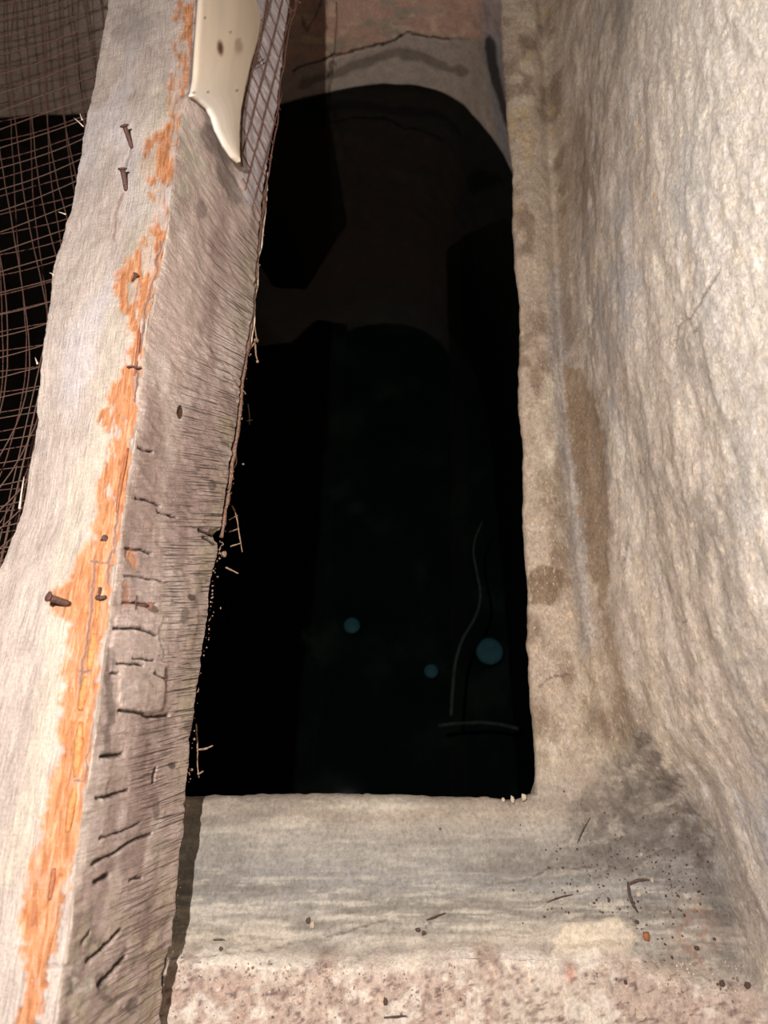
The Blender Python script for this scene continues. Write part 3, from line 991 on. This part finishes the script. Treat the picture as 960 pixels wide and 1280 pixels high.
# relief
dd = TM * (0.0005 * fbm(along * 30, across * 200, 0, 161) + .0018 * fbm(along * 12, across * 34, 0, 162) + .0009 * fbm(along * 70, across * 80, 0, 166))
dd += SM * (0.0010 * fbm(along * 200, across * 60, 0, 163) + .0022 * fbm(along * 12, across * 24, 0, 164))
dd += -.0022 * cr - .0014 * sm_ - .0012 * om + .0009 * pm - .0015 * kn * ss(.9, 0, kr)
# a broken corner notch and the hollow under the orange wood
dd += -.005 * lmask(px, py, [(268, 668), (280, 676)], 9, 4)
dd += -.0016 * nearA * ss(-.1, .4, fbm(along * 60, 0, 0, 165))
Q = Q + nn * dd[..., None]
# diagonal saw marks: shear the across coordinate along the beam
slope = np.interp(py, [0, 300, 450, 600, 800, 950, 1200], [-.1, -.2, -.4, -.46, -.28, -.2, -.08])
u_al = along + SM * (across - .165) * slope
wuv = np.stack([u_al, across, 0 * across], -1)
nY = len(Yb)
faces = grid_faces(nY, nj, False, wrap=True)
BASE = (float(Q[200, :, 0].mean()), -0.05, 0.0)
beam = empty('timber_beam', BASE, 'weathered squared timber beam with an orange streak laid across the opening', 'beam')
beam['_base'] = BASE
V = Q.reshape(-1, 3)
# end caps
V = np.vstack([V, Q[0].mean(0), Q[-1].mean(0)])
cap = []
for k in range(nj):
    k2 = (k + 1) % nj
    cap.append((k2, k, nY * nj, nY * nj))
    cap.append(((nY - 1) * nj + k, (nY - 1) * nj + k2, nY * nj + 1, nY * nj + 1))
def pad(a):
    a = a.reshape(nY * nj, -1)
    return np.vstack([a, a[:1], a[-1:]])
bod = mesh_obj('beam_body', V, faces, M_WOOD, beam, attrs={'col': pad(np.clip(C, .01, .93)), 'wuv': pad(wuv), 'side': pad(SM)[:, 0], 'orange': pad(om)[:, 0], 'rib': pad(rib)[:, 0]})
n_test = bod.data.polygons[len(faces) // 2 + 60]

# face frames
def face_plane(a, b, c):
    n = np.cross(b - a, c - a); n /= np.linalg.norm(n)
    if n[2] < 0: n = -n
    return a, n
i0, i1 = 150, 900
TP, TN = face_plane(cl[i0], ca[i0], ca[i1])
SPt, SN = face_plane(ca[i0], cr_[i0], ca[i1])
if SN[0] < 0: SN = -SN


def local_face(px, py, which):
    """point and normal of the beam's top or side face seen at this pixel"""
    Y = .3
    for _ in range(6):
        L, A, Rr, B = corners(np.array([Y - .03, Y, Y + .03]))
        if which == 'top': p, n = face_plane(L[1], A[1], A[2] if True else A[0])
        else: p, n = face_plane(A[1], Rr[1], A[2])
        if which == 'side' and n[0] < 0: n = -n
        h = hit(px, py, p, n)
        Y = float(h[1])
    return h, n


def onface(px, py, which, off=0.0):
    p, n = local_face(px, py, which)
    if off:
        h = hit(px, py, p + n * off, n)
        return h, n
    return p, n


def nail(name, head, foot, rs, rh, lift, which='top', parent=beam, bend=0.0, label=None, mat=M_NAIL):
    a, n = onface(*head, which, lift)
    b, _ = onface(*foot, which, -.002)
    ax = (a - b); Lh = np.linalg.norm(ax); ax /= Lh
    pts = [b + ax * Lh * t + n * bend * math.sin(t * 3.14) for t in (0, .25, .5, .75, .93)]
    g1 = tube_geo(pts, [rs * .8, rs, rs, rs, rs * 1.1], 8, .08)
    hd = [a - ax * rs * .6, a - ax * rs * .3, a + ax * rs * .1, a + ax * rs * .35]
    g2 = tube_geo(hd, [rs * 1.2, rh * .92, rh, rh * .72], 10, .10)
    o = mesh_obj(name, *joinp([g1, g2]), mat, parent)
    if label: o['label'] = label
    return o


nail('nail', (155.5, 157), (166, 188), .0019, .0042, .012, label='upper of two bent rusty nails')
nail('nail', (153, 211), (158.5, 241), .0020, .0040, .010, label='lower of two rusty nails near the orange streak')
nail('nail', (60, 746), (88, 756), .0022, .0034, .012, label='stout rusty nail leaning out of the orange wood')
nail('nail', (187, 757), (157, 755), .0006, .0026, .003, 'side', label='thin nail bent flat on the grey side face', mat=M_RUST)
nail('nail', (170, 343), (166, 352), .0013, .0024, .002, label='rusty nail head sunk in an orange patch')
nail('nail', (131, 672), (127, 676), .0012, .0022, .001, label='nail head sunk in the orange streak')


def facetube(name, pxs, which, off, rad, mat, parent, n=8, sides=5, jit=.2):
    pts = smoothline([onface(x, y, which, off)[0] for x, y in pxs], n)
    return mesh_obj(name, *tube_geo(pts, rad, sides, jit), mat, parent)


facetube('staple', [(159, 459), (165, 457), (172, 461), (176, 459)], 'top', .001, .0008, M_NAIL, beam)
facetube('staple', [(120, 747), (124, 748), (132, 746)], 'top', .0015, .0013, M_NAIL, beam)
facetube('staple', [(125, 734), (124, 742), (122, 750)], 'top', .001, .0008, M_NAIL, beam)
facetube('staple', [(171, 744), (170, 752), (169, 762)], 'side', .001, .0004, M_NAIL, beam)
# raised yellow slivers of exposed heartwood beside the arris
for i, (pts, r) in enumerate([([(126, 700), (124, 740), (121, 775)], .0016), ([(119, 792), (114, 820), (112, 838)], .0026), ([(108, 846), (104, 870), (101, 888)], .0026), ([(101, 902), (98, 940), (95, 972)], .0026), ([(94, 985), (89, 1012), (84, 1040)], .0022), ([(176, 405), (172, 440), (168, 470)], .0012), ([(160, 560), (150, 610), (146, 640)], .0013), ([(68, 1085), (66, 1100), (62, 1125)], .0016)]):
    P3 = smoothline([onface(x, y, 'top', -.0011)[0] for x, y in pts], 12)
    prof = np.sin(np.linspace(.25, 2.9, 12)) ** .5
    mesh_obj('sliver', *tube_geo(P3, r * prof, 7, .15), M_YWOOD if i < 5 else M_ORANGE, beam)
# splinters standing off the left edge
for a, b, c in [((104, 158), (98, 152), (92, 147)), ((103, 150), (101, 146), (100, 141)), ((82, 268), (77, 266), (73, 265)), ((67, 345), (66, 342), (62, 341)), ((24, 636), (27, 615), (30, 596)), ((47, 455), (45, 450), (44, 447))]:
    facetube('splinter', [a, b, c], 'top', .0006, np.linspace(.0008, .0003, 5), M_SPLINT, beam, 5, 4)
# curling strip of bark along the lower edge of the side face
bp = [(331, 238), (327, 275), (322, 320), (318, 360), (315, 400), (308, 440), (303, 475), (300, 515), (296, 550), (290, 585), (287, 612), (281, 645), (277, 672)]
P3 = smoothline([unp(x, y, ZR - .004) for x, y in bp], 90)
P3[:, 0] += .0012 * fbm(P3[:, 1] * 60, 0., 0., 170)
mesh_obj('bark_strip', *tube_geo(P3, .0017 * (1 + .5 * fbm(P3[:, 1] * 90, 0., 0., 171)), 6, .35), M_BARK, beam)
bp = [(335, 215), (331, 262), (325, 312), (321, 352), (318, 398), (312, 432), (306, 470)]
P3 = smoothline([unp(x, y, ZR - .008) for x, y in bp], 60)
P3[:, 0] += .002 * fbm(P3[:, 1] * 40, 0., 0., 172)
mesh_obj('bark_strip', *tube_geo(P3, .0009, 5, .35), M_SPLINT, beam)
# crumbs caught along the edge of the beam
parts = []
rx = np.array([p for p in R_PX]); rx = rx[np.argsort(rx[:, 1])]
for i in range(300):
    y = R_.uniform(120, 1190) if i % 3 == 0 else R_.gauss(600, 90)
    x = np.interp(y, rx[:, 1], rx[:, 0]) + abs(R_.gauss(0, 2.3)) - .6
    parts.append(rock_geo(unp(x, y, ZR - R_.uniform(0, .01)), R_.uniform(.0003, .0009), i, 1.0))
for i, (x, y, s_) in enumerate([(320, 425, .0022), (322, 452, .0018), (304, 580, .0011), (289, 616, .0012), (280, 692, .0026), (272, 721, .0010), (276, 760, .0009), (239, 962, .0018)]):
    parts.append(rock_geo(unp(x, y, .018), s_, 900 + i, 1.0))
tag(mesh_obj('edge_crumbs', *joinp(parts), M_LITTER, beam, smooth=False), kind='stuff')

# ------------------------------------------------------------------ cream board clamped over the mesh on the beam's side
OUT = [(262, -140), (252, -60), (247, 0), (243.5, 50), (241, 90), (240, 118), (250, 124), (262, 135), (268, 146), (273, 162), (283, 182), (292, 196), (299, 203), (301, 198), (301, 165), (303, 138), (309, 108), (316, 78), (325, 48), (333, 0), (342, -60), (358, -140)]
top3 = [onface(x, y, 'side', .0062) for x, y in OUT]
oc = np.array([p for p, n in top3]); nrm = np.mean([n for p, n in top3], axis=0); nrm /= np.linalg.norm(nrm)
# dense outline
d = np.r_[oc, oc[:1]]
ocd = smoothline(d, 180)[:-1]
cenb = hit(283, 40, ocd.mean(0), nrm)
rings = [(0.0, 0.0), (.25, 0), (.5, 0), (.7, 0), (.85, 0), (.95, 0), (.985, -.0004), (1.0, -.0014), (1.0, -.0052)]
# build by horizontal bands in the photograph's y instead of a fan, so that the grain follows
ysb = np.linspace(-140, 202.5, 200)
lft = np.array([(x, y) for x, y in OUT[:13]]); rgt = np.array([(x, y) for x, y in OUT[13:]] + []); 
lx = np.interp(ysb, lft[:, 1], lft[:, 0]); rgt = rgt[np.argsort(rgt[:, 1])]
rx2 = np.interp(ysb, np.r_[rgt[:, 1], 203.5], np.r_[rgt[:, 0], 300])
NW = 40
fr_ = np.linspace(0, 1, NW)
lx = lx + 4.0 * ss(125, 90, ysb)
gxp = lx[:, None] + (rx2 - lx)[:, None] * fr_[None, :]
gyp = np.repeat(ysb[:, None], NW, 1)
P0b, n0b = onface(280, 60, 'side', .0065)
Tm = hit(gxp, gyp, P0b, n0b)
edge_d = np.minimum(np.minimum(fr_, 1 - fr_)[None, :] * (rx2 - lx)[:, None], 60)
Tm = Tm - n0b * (0.0016 * np.clip(1 - edge_d / 3.0, 0, 1) ** 2)[..., None]
Tm = Tm + n0b * (0.004 * np.sin(fr_ * math.pi) * .5)[None, :, None]
Bm = Tm - n0b * .0030
Pall = np.concatenate([Tm, Bm[:, ::-1]], 1)
pxb, pyb = proj(Pall)
Cb = np.zeros(Pall.shape) + lin((242, 224, 198))
Cb = mixc(Cb, (230, 222, 212), ss(70, 150, pyb) * ss(320, 250, pxb) * .8)
Cb = mixc(Cb, (226, 206, 176), ss(300, 330, pxb + (60 - pyb) * .1) * .5)
k1 = np.hypot((pxb - 275.5 - (pyb - 60) * .1) / 3.4, (pyb - 60) / 8.0)
Cb = mixc(Cb, (176, 140, 110), ss(1.7, .8, k1)); Cb = mixc(Cb, (108, 72, 60), ss(1.05, .7, k1))
k2 = np.hypot((pxb - 298) / 6, (pyb - 58) / 13) + .4 * fbm(pxb / 5, pyb / 5, 0, 180)
Cb = mixc(Cb, (190, 160, 128), ss(1.2, .4, k2) * .8)
for a, b in ((296, 113), (243, 116), (260, 115), (288, 40), (256, 22)):
    Cb = mixc(Cb, (110, 84, 68), ss(2.2, 1.0, np.hypot(pxb - a, pyb - b)) * .8)
wv = np.stack([Pall[..., 1], np.repeat(np.r_[fr_, fr_[::-1]][None, :] * .05, len(ysb), 0), 0 * pxb], -1)
loc = tuple(P0b)
tag(mesh_obj('wooden_board', Pall, grid_faces(len(ysb), 2 * NW, True, wrap=True), M_BOARD, attrs={'col': Cb, 'wuv': wv}, loc=loc),
    'smooth cream planed board with a knot and pointed lower end, fixed on the beam side', 'board')

# ------------------------------------------------------------------ rusty mesh folded round the beam beside the cream board
root = empty('wire_mesh', tuple(onface(320, 120, 'side', .001)[0]), 'rusty diamond-patterned wire mesh folded over the beam side beside the cream board', 'wire mesh')
root['_base'] = tuple(root.location)
# lilac-grey cleat under the mesh is the side face itself; wires lie just above it
def bounds(y):
    yy = np.array([p[1] for p in R_PX]); xx = np.array([p[0] for p in R_PX]); o = np.argsort(yy)
    r = np.interp(y, yy[o], xx[o])
    l = np.interp(y, [-140, 0, 48, 78, 108, 138, 165, 200, 235, 262, 300], [352, 331, 322, 313, 306, 300, 298, 298, 306, 316, 330])
    return l, r


def diag(x0, y0, sl, curve=0.0):
    pts = []
    for t in np.linspace(0, 1, 60):
        y = -140 + t * 420
        x = x0 + (y - y0) * sl + curve * (y - y0) ** 2
        l, r = bounds(y)
        if l - 1 < x < r + 4: pts.append((x, y))
    return pts


fam = []
for k in range(-13, 14):
    fam.append(diag(330, k * 31.0, .46, -.0002))
for k in range(-12, 7):
    fam.append(diag(330, 30 + k * 58.0, -.26))
for pts in fam:
    if len(pts) < 3: continue
    pts = [(x + R_.uniform(-.6, .6), y) for x, y in pts]
    p3 = [onface(x, y, 'side', .0012)[0] for x, y in pts[::2] + [pts[-1]]]
    if len(p3) < 3: continue
    mesh_obj('wire', *tube_geo(smoothline(p3, len(p3) + 3), .0007, 5, .25), M_WIRE2, root)
# edge wires: one along the board, one hanging loose along the beam's edge
facetube('selvedge_wire', [(340, -60), (333.5, 0), (325.5, 48), (316.5, 80), (309, 110), (303, 140), (301.5, 166), (301, 200), (303, 208)], 'side', .0015, .0009, M_WIRE2, root, 30)
P3 = smoothline([unp(x, y, ZR - .002) for x, y in [(386, -60), (374, 0), (368, 14), (360, 42), (357, 72), (350, 108), (348, 150), (342, 178), (336, 212), (330, 250), (324, 310)]], 40)
P3[:, 0] += .0015 * fbm(P3[:, 1] * 40, 0., 0., 175)
mesh_obj('loose_wire', *tube_geo(P3, .0008, 5, .3), M_WIRE2, root)
P3 = smoothline([unp(x, y, ZR - .004) for x, y in [(352, 10), (362, 18), (370, 12), (368, -2), (376, 4)]], 14)
mesh_obj('loose_wire', *tube_geo(P3, .0009, 5, .3), M_WIRE2, root)
facetube('loose_wire', [(328, 76), (322, 60), (319, 78), (312, 86), (330, 74)], 'side', .003, .0006, M_WIRE2, root, 14)

# ------------------------------------------------------------------ two layers of rusty mesh over the other half of the opening
def mesh_sheet(zb, spx, spy, ox, oy, slope_h, slope_v, label, rad, mat, x1=150, seed=0):
    r = empty('wire_mesh', tuple(unp(40, 300, zb)), label, 'wire mesh')
    r['_base'] = tuple(r.location)
    rr = random.Random(seed)

    def zz(x, y):
        return zb + .012 * math.sin(x / 60. + seed) * math.cos(y / 130. + seed) - .00003 * (150 - x)

    def vx(k, y):                     # a wire running away from the viewer
        s = (y - 250) / 100.
        sc = np.interp(y, [-100, 0, 250, 700], [.72, .80, 1.0, 1.22])
        cx = 80
        return cx + (ox + k * spx - cx) * sc + slope_v * (22 * s + 5.0 * s * s - 3.6 * abs(s) ** 3 * (1 if s > 0 else 0))

    lx_ = np.array(L_PX); lx_ = lx_[np.argsort(lx_[:, 1])]
    for k in range(-11, 9):
        pts = []
        for y in np.linspace(-90, 760, 46):
            x = vx(k, y) + 1.6 * math.sin(y / 37. + k * 1.7 + seed) + rr.uniform(-.5, .5)
            lim = np.interp(y, lx_[:, 1], lx_[:, 0]) + 22
            if -170 < x < lim: pts.append(unp(x, y, zz(x, y)))
        if len(pts) > 4:
            mesh_obj('wire', *tube_geo(pts, rad, 4, .12), mat, r)
    y = -150.
    k = 0
    while y < 860:
        pts = []
        for x in np.linspace(-150, x1 + 20, 24):
            yy = y + slope_h * (x - 60) * (1 + .25 * math.sin(y / 120.)) - .0005 * (x - 40) ** 2 + 1.6 * math.sin(x / 31. + k + seed)
            lim = np.interp(yy, lx_[:, 1], lx_[:, 0]) + 22
            if x < lim: pts.append(unp(x, yy, zz(x, yy)))
        if len(pts) > 3:
            mesh_obj('wire', *tube_geo(pts, rad, 4, .12), mat, r)
        y += spy * np.interp(y, [-100, 0, 250, 700], [.62, .75, 1.0, 1.0])
        k += 1
    return r


mesh_sheet(-0.002, 23.0, 27.0, 8, 12, -.29, 1.0, 'upper layer of rusty square wire mesh stretched left of the beam', .00062, M_WIRE, seed=1)
mesh_sheet(-0.040, 25.0, 25.0, 18, 4, -.22, .55, 'lower layer of rusty square wire mesh under the upper one left of the beam', .00058, M_WIRE2, seed=2)

# ------------------------------------------------------------------ rootlets hanging from the beam into the opening
def rootlet(label, lines, z, rad=.0006, mat=M_ROOT):
    x0, y0 = lines[0][0]
    r = empty('rootlet', tuple(unp(x0, y0, z)), label, 'rootlet')
    parts = []
    for i, ln in enumerate(lines):
        p3 = [unp(x, y, z - .006 * j / len(ln)) for j, (x, y) in enumerate(ln)]
        parts.append(tube_geo(smoothline(p3, 3 * len(ln)), np.linspace(rad, rad * .6, 3 * len(ln)), 5, .3))
    bpy.data.objects.remove(r)
    o = mesh_obj('rootlet', *joinp(parts), mat, loc=unp(x0, y0, z))
    return tag(o, label, 'rootlet', 'rootlets hanging off the beam edge')


rootlet('crooked rootlet with pale crumbs on the beam edge, highest of the rootlets', [[(316, 385), (318, 404), (320, 420), (322, 428)], [(319, 428), (311, 438), (303, 447)], [(319, 430), (320, 446), (323, 453)], [(303, 447), (308, 458), (302, 478)]], .02, .0009)
rootlet('thin rootlet curling out of the beam edge midway down', [[(291, 562), (296, 572), (295, 582), (288, 590)]], .02, .0008)
rootlet('comb-like rootlet with side branches beside the notch in the beam', [[(290, 632), (296, 645), (299, 668), (303, 690)], [(286, 650), (297, 644)], [(286, 665), (298, 661)], [(288, 683), (301, 679)]], -.01, .0008)
rootlet('short straight rootlet just below the notch in the beam', [[(282, 709), (290, 713), (298, 717)]], -.01, .0009)
rootlet('faint thin rootlet dangling in the dark beside the beam', [[(310, 505), (312, 520), (312, 531)], [(309, 526), (316, 525)]], -.06, .0006)
rootlet('forked rootlet dangling over the near end of the opening', [[(245, 905), (247, 935), (246, 955), (249, 972)], [(247, 937), (258, 936), (266, 932)], [(247, 968), (254, 964)]], .0, .0009)

# ------------------------------------------------------------------ litter lying on the ledges
def ground(px, py, lift=0.0):
    """point of the front masonry seen at a pixel (ray marched on the height field)"""
    z = -0.03
    for _ in range(25):
        p = unp(px, py, z)
        z = .5 * z + .5 * float(floor_h(np.array(p[0]), np.array(p[1])) + rough_disp(np.array([p[0], p[1], z])))
    p = unp(px, py, z + lift)
    return p


def litter(name, label, cat, lines, rad, mat, group=None, lift=.0007):
    parts = []
    for ln in lines:
        p3 = [ground(x, y, lift) for x, y in ln]
        n = 3 * len(ln)
        parts.append(tube_geo(smoothline(p3, n), rad * np.sin(np.linspace(.5, 2.7, n)), 5, .25))
    o = mesh_obj(name, *joinp(parts), mat, loc=ground(*lines[0][0]))
    return tag(o, label, cat, group)


litter('twig', 'curved dark twig with a side shoot lying in the corner of the ledge', 'twig', [[(785, 1102), (786, 1114), (789, 1126), (794, 1137), (798, 1140)], [(786, 1106), (792, 1102), (803, 1099), (812, 1100)]], .0013, M_DIRT)
litter('twig', 'short dark twig lying on the middle of the sloping ledge', 'twig', [[(533, 1150), (545, 1145), (557, 1141)]], .0008, M_DIRT)
litter('twig', 'thin twig lying flat on the parapet by the bottom edge', 'twig', [[(480, 1272), (492, 1271), (508, 1270)]], .0009, M_DIRT)
litter('twig', 'thin bent stalk lying on the ledge left of the corner', 'twig', [[(683, 1128), (700, 1121), (716, 1118)]], .0006, M_DIRT)
litter('twig', 'fine twig standing against the hollow corner below the opening', 'twig', [[(722, 1054), (728, 1038), (738, 1022)]], .0006, M_DIRT)
litter('twig', 'tiny dark stalk on the ledge near the beam', 'twig', [[(266, 1175), (274, 1174), (281, 1175)]], .0007, M_DIRT)
p = ground(808, 1171, .0012)
tag(mesh_obj('seed', *rock_geo(p, .0030, 5, .6), M_ORANGE, loc=p), 'small orange-brown seed husk on the ledge corner', 'seed')
big = [(724, 1158, .0022, 'dark crumb on the pale lump of plaster near the corner'), (716, 1161, .0016, 'smaller dark crumb left of the one on the pale lump'),
       (871, 1185, .0022, 'dark crumb in the rubble at the foot of the right wall'), (893, 1174, .0016, 'small dark crumb right of the rubble at the wall foot'),
       (902, 1230, .0026, 'dark chip at the wall foot, left one of a pair'), (935, 1232, .0030, 'largest dark chip beside the right wall at the bottom'),
       (840, 1197, .0018, 'dark crumb on the parapet below the orange seed'), (713, 1258, .0016, 'dark crumb on the pink parapet at the bottom right'),
       (782, 1228, .0014, 'tiny dark crumb on the parapet edge below the pale lump'), (522, 1162, .0022, 'dark crumb left of the short twig on the ledge'),
       (530, 1166, .0020, 'dark crumb directly under the short twig on the ledge'), (385, 1150, .0022, 'dark crumb touching the pale crumb near the beam'),
       (482, 1252, .0026, 'dark crumb on the parapet above the thin flat twig'), (276, 1186, .0018, 'dark crumb on the ledge edge nearest the beam'),
       (796, 1152, .0018, 'dark crumb at the right end of the pale plaster lump'), (550, 1036, .0010, 'tiny dark crumb on the brim of the ledge')]
for i, (x, y, s_, lb) in enumerate(big):
    p = ground(x, y, s_ * .3)
    tag(mesh_obj('dirt_crumb', *rock_geo(p, s_, 60 + i, .7), M_DIRT, smooth=False, loc=p), lb, 'crumb', 'dark crumbs on the ledges')
for i, (x, y, s_, lb) in enumerate([
        (390, 1156, .0034, 'pale plaster crumb on the sloping ledge nearest the beam'), (798, 1118, .0022, 'pale crumb lying in the bend of the dark twig'),
        (815, 1100, .0020, 'pale crumb at the tip of the dark twig side shoot'), (802, 1068, .0012, 'tiny white crumb on the crack above the dark twig'),
        (655, 997, .0036, 'plaster lump on the brim at the corner of the opening, largest there'), (641, 1000, .0030, 'plaster lump on the brim just left of the corner lump'),
        (629, 1000, .0022, 'small plaster lump on the brim, leftmost of those at the corner'), (800, 1270, .0050, 'cream plaster crumb on the parapet at the bottom of the picture')]):
    p = ground(x, y, s_ * .2)
    tag(mesh_obj('plaster_crumb', *rock_geo(p, s_, 160 + i, .7), M_CRUMB, smooth=False, loc=p), lb, 'crumb', 'pale plaster crumbs on the ledge')


def scatter(name, n, region, smin, smax, mat, seed):
    rr = random.Random(seed); parts = []
    for i in range(n):
        x, y = region(rr)
        p = ground(x, y, 0)
        parts.append(rock_geo(p, rr.uniform(smin, smax), seed + i, .8))
    return tag(mesh_obj(name, *joinp(parts), mat, smooth=False), kind='stuff')


g = scatter('grit', 900, lambda r: (r.uniform(215, 930), 1201 + abs(r.gauss(0, 50))), .0003, .0011, M_MIXGRIT, 300)
tag(g, 'fine dark and pale grit sprinkled over the pinkish parapet', 'grit')
g = scatter('corner_debris', 300, lambda r: (r.gauss(800, 60), r.gauss(1110, 50)), .0003, .0010, M_DIRT, 2300)
tag(g, 'fine dark debris gathered in the corner of the ledge', 'grit')

# ------------------------------------------------------------------ what shows in the water
pts = [unp(x, y, -.78) for x, y in [(603, 652), (594, 672), (591, 690), (596, 715), (601, 738), (600, 758), (590, 780), (577, 800), (569, 828), (566, 860), (564, 895)]]
o = mesh_obj('sunken_root', *tube_geo(smoothline(pts, 40), np.linspace(.0022, .0040, 40), 6, .15), M_PALEROOT, loc=pts[-1])
tag(o, 'pale crooked root standing in the dark water, blurred', 'root')
pts = [unp(x, y, -.90) for x, y in [(548, 907), (572, 904), (600, 903), (625, 905), (648, 911)]]
o = mesh_obj('sunken_stick', *tube_geo(smoothline(pts, 20), .0040, 6, .15), M_PALEROOT, loc=pts[0])
tag(o, 'faint pale stick lying crosswise below the sunken root', 'stick')
for x, y, r, lb in [(440, 782, .020, 'teal round spot in the water left of the sunken root'), (612, 814, .033, 'largest teal round spot in the water right of the sunken root'), (539, 839, .017, 'small teal round spot in the water just left of the sunken root')]:
    c = unp(x, y, -1.15)  # discs added near the bed for the round teal spots, not known stones
    V, Fc = [], []
    for k, (q, zz_) in enumerate(((0.55, -.006), (1.0, -.003), (1.0, .002), (.8, .005), (.4, .007))):
        for j in range(20):
            a = j * math.pi / 10
            V.append((c[0] + r * q * math.cos(a), c[1] + r * q * math.sin(a), c[2] + zz_))
    for k in range(4):
        for j in range(20):
            Fc.append((k * 20 + j, k * 20 + (j + 1) % 20, (k + 1) * 20 + (j + 1) % 20, (k + 1) * 20 + j))
    Fc.append(tuple(range(20))[::-1]); Fc.append(tuple(80 + j for j in range(20)))
    tag(mesh_obj('round_disc', V, Fc, M_TEAL, loc=c), lb, 'disc')

for o in list(bpy.data.objects):
    if '_base' in o: del o['_base']
